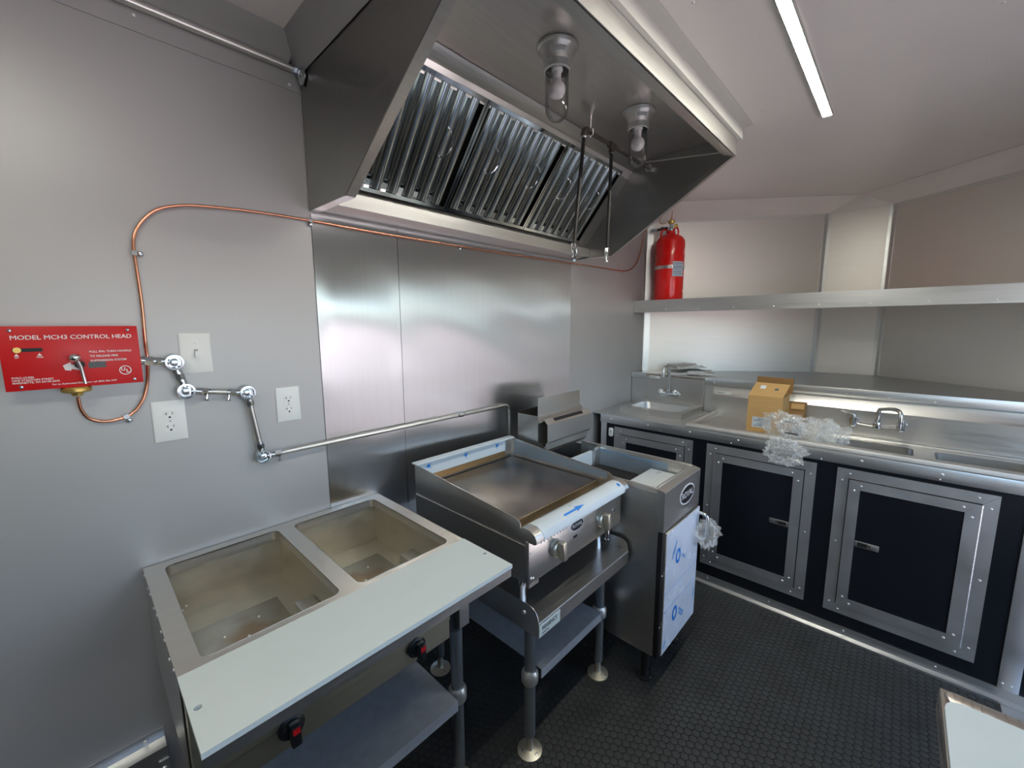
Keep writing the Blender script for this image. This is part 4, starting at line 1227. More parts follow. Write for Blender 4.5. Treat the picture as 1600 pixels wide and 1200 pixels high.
# flue
FZ0, FZ1 = 0.972, 1.128
part(MB().box(RX0, RX0 + 0.003, -0.275, -0.135, FZ0, FZ1), 'flue_side', STEELV, fy)
part(MB().box(RX1 - 0.003, RX1, -0.275, -0.135, FZ0, FZ1), 'flue_side', STEELV, fy)
part(MB().box(RX0 + 0.0032, RX1 - 0.0032, -0.275, -0.270, FZ0, FZ1), 'flue_front', STEEL, fy)
part(MB().box(RX0 + 0.0032, RX1 - 0.0032, -0.142, -0.135, FZ0, FZ1 + 0.012), 'flue_back', IRON, fy)
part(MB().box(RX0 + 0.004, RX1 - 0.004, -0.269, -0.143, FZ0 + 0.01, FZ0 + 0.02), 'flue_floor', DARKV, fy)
part(MB().box(RX0 + 0.006, RX1 - 0.02, -0.2695, -0.2675, FZ1 - 0.02, 1.222), 'deflector', STEEL, fy)
# basket-hanger plate in front with slot
part(MB().prism([(-0.2755, 1.095), (-0.305, 1.115), (-0.330, 1.090), (-0.330, 1.0), (-0.318, 0.988), (-0.318, 0.975), (-0.315, 0.975), (-0.315, 0.989), (-0.327, 1.002), (-0.327, 1.088), (-0.305, 1.110), (-0.2755, 1.090)], 'x', RX0 + 0.012, RX1 + 0.012), 'basket_hanger', STEEL, fy)
part(MB().slab([(RX0 + 0.08, -0.3085, 1.1125), (RX1 - 0.06, -0.3085, 1.1125), (RX1 - 0.06, -0.3215, 1.0995), (RX0 + 0.08, -0.3215, 1.0995)], (0, -0.0006, 0.0006)), 'hanger_slot', INK, fy)
part(MB().prism([(-0.2755, 0.985), (-0.314, 0.975), (-0.314, 0.955), (-0.285, 0.926), (-0.13, 0.926), (-0.13, 0.968), (-0.2755, 0.968)], 'x', RX0 + 0.002, RX1 - 0.002), 'flue_base', STEEL, fy)
for lx, ly in ((RX0 + 0.045, -0.875), (RX1 - 0.045, -0.875), (RX0 + 0.045, -0.20), (RX1 - 0.045, -0.20)):
    lo = part(MB().lathe([(0.001, 0.0002), (0.036, 0.0002), (0.036, 0.006), (0.018, 0.012), (0.0165, 0.03), (0.018, 0.06), (0.022, RZB - 0.0004), (0.001, RZB - 0.0004)], (lx, ly, 0), n=20), 'leg', BLK, fy)
    for k in range(3):
        a = R(-90 + 120 * k)
        part(MB().lathe([(0.0055, 0), (0.0055, 0.004), (0.0001, 0.006)], (lx + 0.026 * math.cos(a), ly + 0.026 * math.sin(a), 0.0085), n=8), 'bolt', CHROME, lo)

# ------------------------------------------------------------------ nose cabinet with black doors
XF = 2.552
cab = thing('sink_cabinet', 'long black cabinet with aluminium framed doors under the sinks', 'cabinet', (2.56, -1.1, 0))
part(MB().box(XF, XF + 0.01, -2.545, -0.118, 0.045, 0.958), 'front_panel', BLKP, cab)
part(MB().box(XF - 0.004, XF + 0.012, -0.117, -0.075, 0.004, 0.958), 'corner_post', ALUF, cab, bevel=0.001)
cpst = part(MB().box(XF - 0.006, XF - 0.0002, -2.082, -2.022, 0.058, 0.903), 'corner_post', ALUF, cab, bevel=0.001)
rivets([(XF - 0.006, -2.045, 0.72), (XF - 0.006, -2.035, 0.085), (XF - 0.006, -2.06, 0.085)], (-1, 0, 0), cab)
kick = part(MB().prism([(XF - 0.030, 0.0006), (XF - 0.030, 0.012), (XF - 0.007, 0.018), (XF - 0.006, 0.058), (XF - 0.0003, 0.058), (XF - 0.0003, 0.0006)], 'y', -0.075, -2.545), 'kick_strip', ALU, cab)
rivets([(XF - 0.0062, -0.85 - 0.33 * k, 0.042) for k in range(4)], (-1, 0, 0), kick)
part(MB().box(2.41, XF - 0.031, -2.54, -2.035, 0.0004, 0.003), 'floor_plate', ALU, cab)


def mitre(parent, xa, xb, y0, y1, z0, z1, w, m, name):
    """four mitred bars around the rectangle y0..y1 (y0 > y1), z0..z1, between planes xa and xb"""
    g_ = 0.0004
    P = lambda y, z: Vector((xa, y, z))
    o = [P(y0, z0), P(y1, z0), P(y1, z1), P(y0, z1)]
    i = [P(y0 - w, z0 + w), P(y1 + w, z0 + w), P(y1 + w, z1 - w), P(y0 - w, z1 - w)]
    for k in range(4):
        a, b = o[k], o[(k + 1) % 4]
        c, d = i[(k + 1) % 4], i[k]
        e = (b - a).normalized() * g_
        part(MB().slab([a + e, b - e, c - e, d + e], (xb - xa, 0, 0)), name, m, parent)


def cabdoor(y0, y1, latch, hinge):
    z0, z1 = 0.126, 0.886
    mitre(cab, XF - 0.0002, XF - 0.005, y0, y1, z0, z1, 0.046, ALUF, 'outer_rail')
    a0, a1, b0, b1 = y0 - 0.050, y1 + 0.050, z0 + 0.050, z1 - 0.050
    d = part(MB().box(XF - 0.008, XF - 0.0003, a1, a0, b0, b1), 'door', BLKP, cab)
    mitre(d, XF - 0.0082, XF - 0.0125, a0, a1, b0, b1, 0.044, ALUF, 'door_rail')
    cx = XF - 0.005
    rivets([(cx, y0 - 0.05, z1 - 0.022), (cx, y0 - 0.022, z1 - 0.06), (cx, y1 + 0.06, z1 - 0.022), (cx, y1 + 0.022, z1 - 0.06),
            (cx, y0 - 0.022, (z0 + z1) / 2), (cx, y1 + 0.022, (z0 + z1) / 2), (cx, y0 - 0.06, z0 + 0.022), (cx, y0 - 0.022, z0 + 0.05),
            (cx, y1 + 0.06, z0 + 0.022), (cx, y1 + 0.022, z0 + 0.06)], (-1, 0, 0), cab)
    cx = XF - 0.0125
    rivets([(cx, a0 - 0.046, b1 - 0.022), (cx, a0 - 0.022, b1 - 0.05), (cx, a1 + 0.05, b1 - 0.022), (cx, a1 + 0.022, b1 - 0.06),
            (cx, a0 - 0.05, b0 + 0.022), (cx, a0 - 0.022, b0 + 0.05), (cx, a1 + 0.05, b0 + 0.022), (cx, a1 + 0.022, b0 + 0.05)], (-1, 0, 0), d, 1.15)
    if latch is not None:
        s, zl = latch
        ye = (a0 - 0.046) if s > 0 else (a1 + 0.046)
        yo = ye - s * 0.090
        lt = part(MB().box(XF - 0.0125, XF - 0.0083, min(ye, yo), max(ye, yo), zl - 0.015, zl + 0.015), 'latch', STEEL, d, bevel=0.0015)
        part(MB().box(XF - 0.0132, XF - 0.0126, min(ye - s * 0.01, ye - s * 0.05), max(ye - s * 0.01, ye - s * 0.05), zl - 0.010, zl + 0.010), 'latch_recess', IRON, d)
        part(MB().box(XF - 0.0155, XF - 0.0133, min(ye - s * 0.046, ye - s * 0.060), max(ye - s * 0.046, ye - s * 0.060), zl - 0.009, zl + 0.009), 'latch_lever', CHROME, d)
    if hinge:
        yh = (a0 + 0.002) if hinge > 0 else (a1 - 0.002)
        hm = MB()
        nk = 36
        for k in range(nk):
            za = b0 + (b1 - b0) * k / nk
            hm.cyl((XF - 0.0085, yh, za + 0.0006), (XF - 0.0085, yh, za + (b1 - b0) / nk - 0.0006), 0.0042, 8)
        part(hm, 'piano_hinge', ALU, d)


cabdoor(-0.180, -0.716, None, 0)
cabdoor(-0.798, -1.334, (-1, 0.522), 1)
cabdoor(-1.418, -1.950, (1, 0.522), -1)
mitre(cab, XF - 0.0002, XF - 0.005, -2.100, -2.530, 0.126, 0.886, 0.046, ALUF, 'outer_rail')
part(MB().box(XF - 0.008, XF - 0.0003, -2.48, -2.15, 0.176, 0.836), 'door', BLKP, cab)
# little outlet on the black front
ot = thing('cabinet_outlet', 'small white rounded outlet on the black cabinet beside the wall', 'outlet', (XF - 0.0005, -0.1535, 0.843))
part(MB().prism(rrect(-0.1705, -0.1365, 0.812, 0.874, 0.012), 'x', XF - 0.0003, XF - 0.006), 'plate', WHT, ot, bevel=0.001)
part(MB().box(XF - 0.0066, XF - 0.006, -0.160, -0.157, 0.840, 0.852), 'slot', INK, ot)
part(MB().box(XF - 0.0066, XF - 0.006, -0.150, -0.147, 0.840, 0.852), 'slot', INK, ot)

# worktop with front band
CT = 0.965
ct = thing('worktop', 'riveted aluminium worktop holding the hand sink beside the wall', 'worktop', (2.8, -0.35, CT))
part(MB().plate(rect(2.5455, 3.119, -0.660, -0.0008), [rect(2.735, 3.085, -0.550, -0.160)], CT - 0.004, CT, 'z'), 'top', ALUF, ct)
fb = part(MB().box(XF - 0.0085, XF - 0.0005, -2.545, -0.070, 0.906, CT + 0.0002), 'front_band', ALU, ct, bevel=0.0015)
rivets([(XF - 0.0085, -0.155 - 0.27 * k, 0.938) for k in range(9)], (-1, 0, 0), fb, 1.2)
rivets([(XF - 0.0085, -0.51 - 0.42 * k, 0.914) for k in range(4)], (-1, 0, 0), fb, 0.8)
rivets([(2.572, -0.11, CT), (3.07, -0.60, CT), (2.95, -0.615, CT)], (0, 0, 1), ct, 1.2)

# ledge behind the sinks
XL = 3.120
lg = thing('back_ledge', 'aluminium ledge behind the sinks filling the pointed nose', 'ledge', (3.4, -1.27, 1.2))
part(MB().box(XL + 0.006, XL + 0.012, -2.545, -0.005, CT + 0.0005, 1.2045), 'riser', ALUF, lg)
lb_ = part(MB().box(XL, XL + 0.0055, -2.545, -0.002, 1.160, 1.212), 'front_band', ALU, lg, bevel=0.001)
rivets([(XL, -0.64 - 0.37 * k, 1.180 - 0.006 * (k % 2)) for k in range(5)], (-1, 0, 0), lb_, 1.1)
pn = []
for p in ((XL + 0.006, -0.004), (XN - 0.006, -0.004), (NL.x - 0.008, NL.y), (NR.x - 0.008, NR.y), (XN - 0.006, YR + 0.004), (XL + 0.006, YR + 0.004)):
    pn.append(p)
part(MB().prism(pn, 'z', 1.2050, 1.2095), 'ledge_top', ALUF, lg)

# upper shelf across the nose
XS = 3.114
us = thing('upper_shelf', 'riveted aluminium shelf spanning the nose above the sinks', 'shelf', (3.4, -1.27, 1.7))
pn2 = [(XS + 0.004, -0.004)] + pn[1:5] + [(XS + 0.004, YR + 0.004)]
part(MB().prism(pn2, 'z', 1.752, 1.760), 'shelf_board', NOSE, us)
sb = part(MB().prism([(XS, 1.686), (XS, 1.7785), (XS + 0.0035, 1.7785), (XS + 0.0035, 1.690), (XS + 0.05, 1.690), (XS + 0.05, 1.686)], 'y', -0.002, YR + 0.003), 'front_band', ALU, us)
part(MB().prism([(p[0] + (0.004 if p[0] < 3.2 else 0), p[1]) for p in pn2], 'z', 1.7445, 1.7515), 'shelf_underside', NOSE, us)
rivets([(XS, -0.03 - 0.235 * k, 1.703 + 0.003 * (k % 2)) for k in range(10)], (-1, 0, 0), sb, 1.1)

# ------------------------------------------------------------------ hand sink
hs = thing('hand_sink', 'small steel hand sink on the worktop in the corner', 'sink', (2.9, -0.355, CT))
part(MB().plate(rect(2.705, 3.098, -0.577, -0.133), [rrect(2.762, 3.035, -0.535, -0.175, 0.04)], 0.998, 1.0035, 'z'), 'deck', STEEL, hs, bevel=0.0)
part(MB().box(2.705, 2.709, -0.577, -0.133, CT + 0.0005, 0.9978), 'skirt', STEEL, hs)
part(MB().box(2.7092, 3.098, -0.577, -0.573, CT + 0.0005, 0.9978), 'skirt', STEELV, hs)
part(MB().box(2.7092, 3.098, -0.137, -0.133, CT + 0.0005, 0.9978), 'skirt', STEELV, hs)
bm_ = MB()
lp = rrect(2.762, 3.035, -0.535, -0.175, 0.04)
lp2 = rrect(2.785, 3.015, -0.512, -0.198, 0.05)
n = len(lp)
bm_.add([(p[0], p[1], 0.9982) for p in lp] + [(p[0], p[1], 0.90) for p in lp2] + [(2.9, -0.355, 0.893)], [(i, (i + 1) % n, (i + 1) % n + n, i + n) for i in range(n)] + [(i + n, (i + 1) % n + n, 2 * n) for i in range(n)])
part(bm_, 'basin', STEEL, hs, ang=50)
part(MB().prism([(3.0985, 0.9985), (3.0985, 1.192), (3.112, 1.207), (3.118, 1.207), (3.118, 0.9985)], 'y', -0.577, -0.133), 'backsplash', STEELV, hs)
hl_ = part(MB().box(3.0972, 3.0982, -0.253, -0.165, 1.178, 1.196), 'label', LABEL, hs)
text('REGENCY', 0.010, GREYINK, hl_, (3.0970, -0.172, 1.187), (0, -1, 0), uz, 'LEFT', 0.0002)
fa = thing('wall_faucet', 'chrome gooseneck faucet over the hand sink', 'faucet', (3.08, -0.335, 1.06), 'faucets')
part(MB().box(3.078, 3.098, -0.410, -0.262, 1.045, 1.082), 'body', CHROME, fa, bevel=0.008)
for yh in (-0.284, -0.392):
    hh = part(MB().lathe([(0.0001, 0), (0.017, 0), (0.019, 0.004), (0.016, 0.018), (0.020, 0.028), (0.018, 0.038), (0.0001, 0.040)], (3.078, yh, 1.082), (-1, 0, 0.25), 16), 'handle', CHROME, fa)
part(MB().tube(smoothpath([(3.070, -0.337, 1.075), (3.070, -0.337, 1.15), (3.070, -0.337, 1.235), (3.062, -0.333, 1.268), (3.035, -0.328, 1.282), (3.005, -0.322, 1.270), (2.995, -0.320, 1.245), (2.995, -0.320, 1.225)], 5), 0.0085, 12), 'spout', CHROME, fa, ang=80)
part(MB().cyl((2.995, -0.320, 1.232), (2.995, -0.320, 1.205), 0.0125, 14), 'aerator', CHROME, fa)
part(MB().cyl((3.070, -0.337, 1.082), (3.070, -0.337, 1.102), 0.015, 14), 'spout_nut', CHROME, fa)

# ------------------------------------------------------------------ compartment sink
ROLL = mat('satin_roll_steel', (0.66, 0.64, 0.60, 1), 0.48, 0.85, gamt=0.04, rvar=0.03)
cs = thing('compartment_sink', 'long steel compartment sink with drainboard along the nose counter', 'sink', (2.8, -1.5, CT))
bas = [(2.615, 2.905, -1.685, -1.380), (2.615, 2.905, -2.065, -1.760), (2.615, 2.905, -2.445, -2.140)]
part(MB().plate(rect(2.592, 3.056, -2.510, -0.690), [rrect(*b, 0.03) for b in bas], 0.951, 0.955, 'z'), 'deck', STEEL, cs)
for b in bas:
    m = MB()
    lp = rrect(*b, 0.03); n = len(lp)
    lp2 = rrect(b[0] + 0.01, b[1] - 0.01, b[2] + 0.01, b[3] - 0.01, 0.03)
    m.add([(p[0], p[1], 0.9512) for p in lp] + [(p[0], p[1], 0.68) for p in lp2] + [((b[0] + b[1]) / 2, (b[2] + b[3]) / 2, 0.675)],
          [(i, (i + 1) % n, (i + 1) % n + n, i + n) for i in range(n)] + [(i + n, (i + 1) % n + n, 2 * n) for i in range(n)])
    part(m, 'basin', STEEL, cs, ang=50)
part(MB().box(2.5440, 2.5915, -2.510, -0.664, 0.958, 0.9668), 'front_shelf', ROLL, cs)
part(MB().prism([(2.5462, 0.9670), (2.5462, 0.981), (2.549, 0.987), (2.556, 0.9905), (2.570, 0.9925), (2.582, 0.9915), (2.590, 0.985), (2.590, 0.9670)], 'y', -2.515, -0.668), 'front_roll', ROLL, cs)
part(MB().box(2.5440, 2.5915, -2.510, -0.664, 0.958, 0.9668), 'front_shelf', ROLL, cs)
part(MB().tube([(2.5905, -0.680, 0.979), (3.055, -0.680, 0.979)], 0.0125, 14), 'side_roll', ROLL, cs)
part(MB().prism([(2.5805, 0.9665), (2.5885, 0.9755), (2.5935, 0.9555), (2.5915, 0.952)], 'y', -2.510, -0.692), 'front_rise', STEEL, cs)
part(MB().slab([(2.592, -0.6905, 0.953), (3.055, -0.6905, 0.953), (3.055, -0.684, 0.972), (2.592, -0.684, 0.972)], (0, 0.002, 0)), 'side_rise', STEEL, cs)
part(MB().prism([(3.0565, 0.951), (3.0565, 1.100), (3.0605, 1.106), (3.0855, 1.150), (3.0855, 1.158), (3.116, 1.158), (3.116, 0.951)], 'y', -2.510, -0.652), 'backsplash', STEELV, cs)
part(MB().tube([(2.98, -1.345, 0.957), (2.98, -2.50, 0.957)], 0.008, 10), 'back_ridge', STEEL, cs)
part(MB().box(2.9285, 2.9325, -1.392, -1.386, 0.9552, 0.966), 'corner_bead', STEEL, cs)
cl_ = part(MB().slab([(3.0620, -0.668, 1.1100), (3.0620, -0.770, 1.1100), (3.0733, -0.770, 1.1300), (3.0733, -0.668, 1.1300)], (-0.0007, 0, 0.0004)), 'label', LABEL, cs)
text('REGENCY', 0.012, GREYINK, cl_, (3.0664, -0.677, 1.1205), (0, -1, 0), (0.49, 0, 0.87), 'LEFT', 0.0003)
f2 = thing('sink_faucet', 'chrome two-handle wall faucet over the compartment sink', 'faucet', (3.0, -1.53, 1.04), 'faucets')
for yi in (-1.432, -1.632):
    part(MB().cyl((3.056, yi, 1.040), (3.012, yi, 1.040), 0.013, 14).lathe([(0.0001, 0), (0.024, 0), (0.022, 0.006), (0.014, 0.012), (0.0001, 0.012)], (3.0563, yi, 1.04), (-1, 0, 0), 20), 'inlet', CHROME, f2)
    part(MB().cyl((3.006, yi, 1.025), (3.006, yi, 1.066), 0.017, 16).ball((3.006, yi, 1.024), 0.0165), 'valve', CHROME, f2)
part(MB().tube([(3.006, -1.45, 1.038), (3.006, -1.50, 1.034), (3.006, -1.565, 1.034), (3.006, -1.615, 1.038)], 0.0105, 12), 'bridge', CHROME, f2)
part(MB().lathe([(0.0001, -0.018), (0.018, -0.016), (0.021, 0.0), (0.018, 0.016), (0.013, 0.020), (0.013, 0.034), (0.0001, 0.034)], (3.006, -1.534, 1.036), n=18), 'hub', CHROME, f2)
part(MB().tube(smoothpath([(3.006, -1.534, 1.068), (3.006, -1.534, 1.105), (3.000, -1.537, 1.123), (2.985, -1.548, 1.130), (2.93, -1.585, 1.143), (2.895, -1.606, 1.146), (2.876, -1.619, 1.138), (2.867, -1.624, 1.115), (2.867, -1.624, 1.075)], 5), 0.0098, 12), 'spout', CHROME, f2, ang=80)
part(MB().cyl((2.867, -1.624, 1.078), (2.867, -1.624, 1.052), 0.013, 14), 'aerator', CHROME, f2)
for yi, s in ((-1.432, 1), (-1.632, -1)):
    hn = MB().cyl((3.006, yi, 1.066), (3.006, yi, 1.078), 0.011, 12)
    hn.slab([(3.000, yi - s * 0.006, 1.078), (3.012, yi - s * 0.006, 1.078), (3.016, yi + s * 0.060, 1.092), (2.996, yi + s * 0.060, 1.092)], (0, 0, 0.005))
    part(hn, 'lever', CHROME, f2, bevel=0.001)

# ------------------------------------------------------------------ cartons and plastic on the drainboard
bxo = thing('cardboard_box', 'open tan cardboard box with shipping label on the drainboard', 'box', (2.83, -1.04, 0.956))
BX0, BX1, BY0, BY1, BZ0, BZ1 = 2.745, 2.935, -1.130, -0.953, 0.956, 1.172
part(MB().box(BX0, BX0 + 0.004, BY0, BY1, BZ0, BZ1), 'front_side', CARD, bxo)
part(MB().box(BX1 - 0.004, BX1, BY0, BY1, BZ0, BZ1), 'rear_side', CARD, bxo)
part(MB().box(BX0 + 0.0042, BX1 - 0.0042, BY1 - 0.004, BY1, BZ0, BZ1), 'left_side', CARD, bxo)
hole = [(2.865 + 0.011 * math.cos(R(a)), 1.075 + 0.020 * math.sin(R(a))) for a in range(0, 360, 20)]
part(MB().plate(rect(BX0 + 0.0042, BX1 - 0.0042, BZ0, BZ1), [hole], BY0, BY0 + 0.004, 'y'), 'right_side', CARD, bxo)
part(MB().box(BX0 + 0.0042, BX1 - 0.0042, BY0 + 0.0042, BY1 - 0.0042, BZ0, BZ0 + 0.004), 'bottom', CARDI, bxo)
fl_ = part(MB().slab([(BX0, BY1 - 0.001, BZ1 + 0.0005), (BX0, BY0 + 0.001, BZ1 + 0.0005), (BX0 + 0.085, BY0 - 0.014, BZ1 + 0.066), (BX0 + 0.085, BY1 - 0.016, BZ1 + 0.068)], (0.002, 0, 0.004)), 'front_flap', CARD, bxo)
part(MB().slab([(BX1, BY1 + 0.002, BZ1 + 0.0005), (BX1, BY0 - 0.012, BZ1 + 0.0005), (BX1 - 0.02, BY0 - 0.016, BZ1 + 0.096), (BX1 - 0.02, BY1 - 0.002, BZ1 + 0.098)], (0.004, 0, 0)), 'rear_flap', CARDI, bxo)
part(MB().slab([(BX0 + 0.01, BY0, BZ1 + 0.0005), (BX1 - 0.005, BY0, BZ1 + 0.0005), (BX1 - 0.025, BY0 + 0.055, BZ1 + 0.040), (BX0 + 0.05, BY0 + 0.055, BZ1 + 0.030)], (0, 0.002, 0.003)), 'side_flap', CARDI, bxo)
lb2 = part(MB().box(BX0 - 0.0008, BX0 - 0.0001, -1.078, -0.982, 0.985, 1.047), 'shipping_label', LABELB, bxo)
for k in range(5):
    part(MB().box(BX0 - 0.0012, BX0 - 0.0009, -1.070, -0.990 - 0.02 * (k % 3), 0.993 + 0.0105 * k, 0.9965 + 0.0105 * k), 'print_line', GREYINK, lb2)
part(MB().slab([(BX0 + 0.045, -1.000, BZ1 + 0.0397), (BX0 + 0.045, -1.028, BZ1 + 0.0393), (BX0 + 0.066, -1.030, BZ1 + 0.0557), (BX0 + 0.066, -1.002, BZ1 + 0.0560)], (-0.0004, 0, 0.0012)), 'paper_tag', LABEL, fl_)
part(MB().slab([(BX0 + 0.040, -1.075, BZ1 + 0.0352), (BX0 + 0.040, -1.095, BZ1 + 0.0352), (BX0 + 0.052, -1.098, BZ1 + 0.0445), (BX0 + 0.052, -1.078, BZ1 + 0.0447)], (-0.0004, 0, 0.0012)), 'tape_print', GREYINK, fl_)
bx2 = thing('small_carton', 'smaller brown carton leaning behind the tan box', 'box', (2.97, -1.16, 0.956))
part(MB().box(2.955, 3.045, -1.205, -1.075, 0.9562, 1.115), 'carton_body', CARDI, bx2, bevel=0.002)
part(MB().slab([(2.954, -1.140, 1.1155), (2.954, -1.205, 1.1155), (2.945, -1.205, 1.085), (2.945, -1.140, 1.085)], (-0.003, 0, 0.001)), 'carton_flap', CARD, bx2)

PWR = bpy.data.materials.new('thin_bubble_plastic')
PWR.use_nodes = True
pp = PWR.node_tree.nodes['Principled BSDF']
pp.inputs['Base Color'].default_value = (0.80, 0.80, 0.77, 1)
pp.inputs['Roughness'].default_value = 0.12
pp.inputs['Alpha'].default_value = 0.22
pp.inputs['Specular IOR Level'].default_value = 0.9
nz_ = PWR.node_tree.nodes.new('ShaderNodeTexNoise')
nz_.inputs['Scale'].default_value = 60
mr_ = PWR.node_tree.nodes.new('ShaderNodeMapRange')
mr_.inputs['To Min'].default_value = 0.05
mr_.inputs['To Max'].default_value = 0.42
mr_.inputs['From Min'].default_value = 0.35
mr_.inputs['From Max'].default_value = 0.7
PWR.node_tree.links.new(nz_.outputs[0], mr_.inputs['Value'])
PWR.node_tree.links.new(mr_.outputs[0], pp.inputs['Alpha'])
for o in bpy.data.objects:
    if o.type == 'MESH' and o.name.startswith('plastic_wrapping'):
        o.data.materials[0] = PWR
bw = MB()
for c, r, sd, sq in (((2.655, -1.155, 1.034), 0.058, 5, (0.8, 1.15, 0.85)), ((2.68, -1.285, 1.018), 0.055, 8, (0.8, 1.15, 0.9)), ((2.700, -1.37, 1.010), 0.048, 21, (0.8, 1.0, 0.9)), ((2.585, -1.205, 1.046), 0.046, 13, (0.7, 1.0, 0.7)), ((2.482, -1.195, 0.935), 0.040, 11, (0.7, 1.5, 1.2))):
    t_ = crumple(c, r, 4, sd, sq)
    bw.add(t_.v, t_.f)
solo(bw, 'bubble_wrap', PWR, 'crumpled clear bubble wrap hanging over the counter edge beside the box', 'plastic', (2.62, -1.25, 0.96), ang=18)
bwp = bpy.data.objects['bubble_wrap']
part(MB().slab([(2.6055, -1.150, 1.064), (2.6055, -1.215, 1.062), (2.612, -1.214, 1.068), (2.612, -1.152, 1.070)], (-0.001, 0, 0.001)), 'black_print', INK, bwp)
part(MB().slab([(2.545, -1.180, 1.018), (2.545, -1.245, 1.014), (2.549, -1.244, 1.021), (2.549, -1.182, 1.025)], (-0.001, 0, 0.001)), 'black_print', INK, bwp)

# newspapers on the ledge
def newspaper(name, label, c, rz, L, Wd, z, curl):
    m = MB()
    nx, ny = 12, 8
    vs = []
    for s in (0, 1):
        for i in range(nx + 1):
            for j in range(ny + 1):
                u, v = i / nx - 0.5, j / ny - 0.5
                h = z + s * 0.010 + 0.014 * curl * (1 + math.sin(9 * u + curl * 2)) * (0.5 + abs(v)) * s + 0.004 * math.sin(11 * v + u * 5) * s
                if j == ny: h += 0.010 * s
                x, y_ = u * L, v * Wd
                vs.append((c[0] + x * math.cos(rz) - y_ * math.sin(rz), c[1] + x * math.sin(rz) + y_ * math.cos(rz), h))
    k = (nx + 1) * (ny + 1)
    fs = []
    for i in range(nx):
        for j in range(ny):
            a = i * (ny + 1) + j
            fs.append((a, a + ny + 1, a + ny + 2, a + 1))
            fs.append((k + a, k + a + 1, k + a + ny + 2, k + a + ny + 1))
    for i in range(nx):
        a = i * (ny + 1); fs.append((a, k + a, k + a + ny + 1, a + ny + 1))
        a = i * (ny + 1) + ny; fs.append((a, a + ny + 1, k + a + ny + 1, k + a))
    for j in range(ny):
        fs.append((j, j + 1, k + j + 1, k + j))
        a = nx * (ny + 1) + j; fs.append((a, k + a, k + a + 1, a + 1))
    m.add(vs, fs)
    return solo(m, name, PAPER, label, 'newspaper', (c[0], c[1], z), 'newspapers on the ledge', ang=45)


news1 = newspaper('newspaper', 'lower folded grey newspaper on the ledge behind the hand sink', (3.275, -0.415), R(-62), 0.33, 0.20, 1.2125, 0.5)
newspaper('newspaper', 'upper folded newspaper lying on another behind the gooseneck faucet', (3.30, -0.375), R(-40), 0.24, 0.15, 1.256, 0.45)
rl = MB()
rl.tube(smoothpath([(3.160, -0.44, 1.231), (3.165, -0.50, 1.231), (3.172, -0.56, 1.231)], 4), [0.017] * 9, 14, caps=False)
part(rl, 'curled_page', PAPER, news1)

# ------------------------------------------------------------------ red suppression cylinder on the shelf
CX, CY, CZ = 3.285, -0.205, 1.7605
cyl = thing('suppression_cylinder', 'red suppressant cylinder strapped upright on the nose shelf', 'cylinder', (CX, CY, CZ))
cr = 0.108
prof = [(0.0001, 0), (cr - 0.012, 0), (cr - 0.003, 0.006), (cr, 0.016), (cr, 0.452)]
prof += [(cr * math.cos(R(a)) * 0.72 + cr * 0.28 * math.cos(R(a)) ** 0.5 if a < 90 else 0.0001, 0.452 + 0.072 * math.sin(R(a))) for a in (15, 30, 45, 60, 72)]
prof += [(0.034, 0.524), (0.033, 0.545), (0.0001, 0.545)]
part(MB().lathe(prof, (CX, CY, CZ), n=40), 'body', REDC, cyl, ang=50)
for s in (1, -1):
    a0 = Vector((CX, CY, CZ + 0.50)); dv = Vector((-0.35, s * 0.94, 0)).normalized()
    pth2 = smoothpath([a0 + dv * 0.070, a0 + dv * 0.072 + Vector((0, 0, 0.03)), a0 + dv * 0.060 + Vector((0, 0, 0.058)), a0 + dv * 0.036 + Vector((0, 0, 0.060)), a0 + dv * 0.025 + Vector((0, 0, 0.038))], 5)
    part(MB().tube(pth2, 0.0065, 10), 'lifting_handle', REDC, cyl, ang=80)
part(MB().lathe([(0.0001, 0.5455), (0.026, 0.5455), (0.026, 0.560), (0.016, 0.563), (0.014, 0.600), (0.0001, 0.600)], (CX, CY, CZ), n=20), 'valve', ZINC, cyl)
part(MB().lathe([(0.0001, 0.6005), (0.020, 0.6005), (0.027, 0.615), (0.027, 0.622), (0.010, 0.626), (0.009, 0.645), (0.0001, 0.645)], (CX, CY, CZ), n=16), 'valve_cap', BRASS, cyl)
part(MB().cyl((CX, CY + 0.026, CZ + 0.575), (CX, CY + 0.105, CZ + 0.572), 0.010, 12).cyl((CX, CY + 0.060, CZ + 0.574), (CX, CY + 0.078, CZ + 0.573), 0.016, 6), 'outlet_pipe', IRONB, cyl)
part(MB().cyl((CX, CY + 0.105, CZ + 0.572), (CX, CY + 0.16, CZ + 0.572), 0.013, 8), 'outlet_union', ZINC, cyl)
part(MB().lathe([(0.0001, 0), (0.016, 0), (0.016, 0.008), (0.0001, 0.010)], (CX - 0.018, CY - 0.042, CZ + 0.575), (-0.6, -0.8, 0), 16), 'gauge', BRASS, cyl)
part(MB().tube(smoothpath([(CX, CY, CZ + 0.645), (CX + 0.004, CY, CZ + 0.68), (CX + 0.01, CY + 0.002, CZ + 0.70)], 4), 0.003, 8), 'gas_line', COPPER, cyl)
part(MB().tube(smoothpath([(CX - 0.02, CY + 0.03, CZ + 0.612), (CX - 0.03, CY + 0.06, CZ + 0.605), (CX - 0.03, CY + 0.085, CZ + 0.63), (CX - 0.02, CY + 0.07, CZ + 0.67)], 4), 0.0028, 8), 'coiled_line', COPPER, cyl)
part(MB().lathe([(cr + 0.0006, 0.255), (cr + 0.0028, 0.255), (cr + 0.0028, 0.279), (cr + 0.0006, 0.279), (cr + 0.0006, 0.255)], (CX, CY, CZ), n=40), 'strap', ALU, cyl)
av = math.atan2(CAM.y - CY, CAM.x - CX)
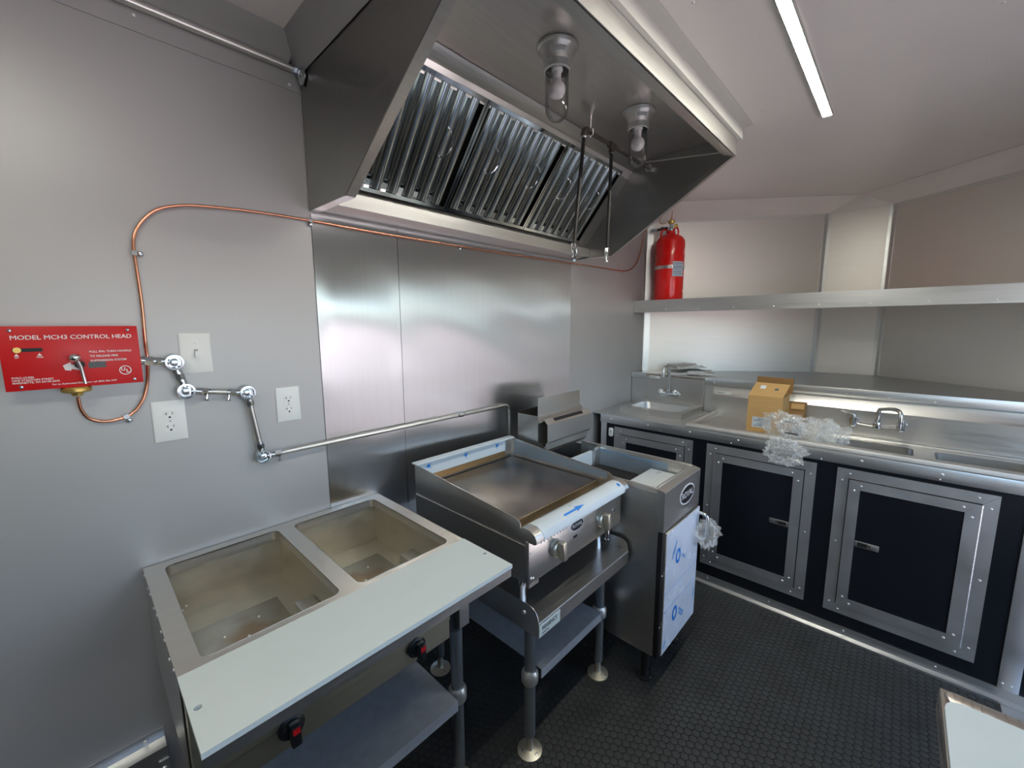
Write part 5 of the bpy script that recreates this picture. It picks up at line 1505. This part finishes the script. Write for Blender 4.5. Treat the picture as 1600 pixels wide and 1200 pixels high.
bk = Vector((CX + (cr + 0.003) * math.cos(av + 0.1), CY + (cr + 0.003) * math.sin(av + 0.1), CZ + 0.267))
part(MB().cyl(bk, bk + Vector((math.cos(av) * 0.014, math.sin(av) * 0.014, 0)), 0.006, 8).cyl(bk + Vector((-0.0, 0, -0.009)), bk + Vector((0, 0, 0.009)), 0.006, 8), 'buckle', ZINC, cyl)
lbm = MB()
vs = []
for zz in (0.195, 0.305):
    for k in range(9):
        a = av + R(12 + 50 * k / 8)
        vs.append((CX + (cr + 0.0032) * math.cos(a), CY + (cr + 0.0032) * math.sin(a), CZ + zz))
lbm.add(vs, [(k, k + 1, k + 10, k + 9) for k in range(8)])
lbo = part(lbm, 'label', LABELB, cyl, ang=80)
for q in range(8):
    lm = MB(); vs = []
    for dz in (0, 0.004):
        for k in range(9):
            a = av + R(15 + (36 + 8 * (q % 2)) * k / 8)
            vs.append((CX + (cr + 0.0038) * math.cos(a), CY + (cr + 0.0038) * math.sin(a), CZ + 0.202 + 0.0125 * q + dz))
    lm.add(vs, [(k, k + 1, k + 10, k + 9) for k in range(8)])
    part(lm, 'print_line', GREYINK if q % 3 else BLUEL, lbo, ang=80)

# ------------------------------------------------------------------ prep table at the serving side
pt = thing('prep_table', 'steel prep table with a long white cutting board, at lower right corner', 'prep table', (0.3, -2.1, 0))
PX0, PX1, PY0, PY1, PZ = -0.75, 1.098, -1.712, -2.50, 0.897
part(MB().box(PX0, PX1, PY1, PY0 - 0.03, 0.862, 0.8835), 'top', PINKST, pt, bevel=0.003)
part(MB().prism([(PY0, 0.835), (PY0 - 0.002, 0.8835), (PY0 - 0.0305, 0.8835), (PY0 - 0.0305, 0.835)], 'x', PX0, PX1), 'front_edge', PINKST, pt, bevel=0.001)
ptb = [(PX1 - 0.045, -2.02)] + [(PX1 - 0.045, PY0 - 0.05)] + [(p.x, p.y) for p in arc((PX1 - 0.045, PY0 - 0.045, 0), (PX1 - 0.040, PY0 - 0.006, 0), (PX1 - 0.075, PY0 - 0.0035, 0), 5)] + [(PX0 + 0.02, PY0 - 0.0035), (PX0 + 0.02, -2.02)]
part(MB().prism(ptb, 'z', 0.8840, 0.8975), 'cutting_board', POLY, pt)
part(MB().prism([(PX1 - 0.043, -2.02), (PX1 - 0.043, PY0 - 0.012), (PX1 - 0.020, PY0 - 0.006), (PX1 - 0.012, PY0 - 0.020), (PX1 - 0.012, -2.02)], 'z', 0.8838, 0.8925), 'end_rail', PINKST, pt, bevel=0.002)
part(MB().box(PX0 + 0.02, PX1 - 0.02, PY1 + 0.02, PY0 - 0.06, 0.16, 0.8345), 'cabinet_body', STEEL, pt, bevel=0.003)
for k in range(3):
    xa = PX0 + 0.04 + k * 0.595
    d_ = part(MB().box(xa, xa + 0.575, PY0 - 0.0595, PY0 - 0.035, 0.20, 0.81), 'door', STEELV, pt, bevel=0.003)
    part(MB().box(xa + 0.10, xa + 0.475, PY0 - 0.0345, PY0 - 0.015, 0.77, 0.795), 'handle', BLK, d_, bevel=0.004)
for lx in (PX0 + 0.08, PX1 - 0.08):
    for ly in (PY0 - 0.12, PY1 + 0.08):
        part(MB().cyl((lx, ly, 0.0005), (lx, ly, 0.1595), 0.022, 16), 'leg', CHROME, pt)
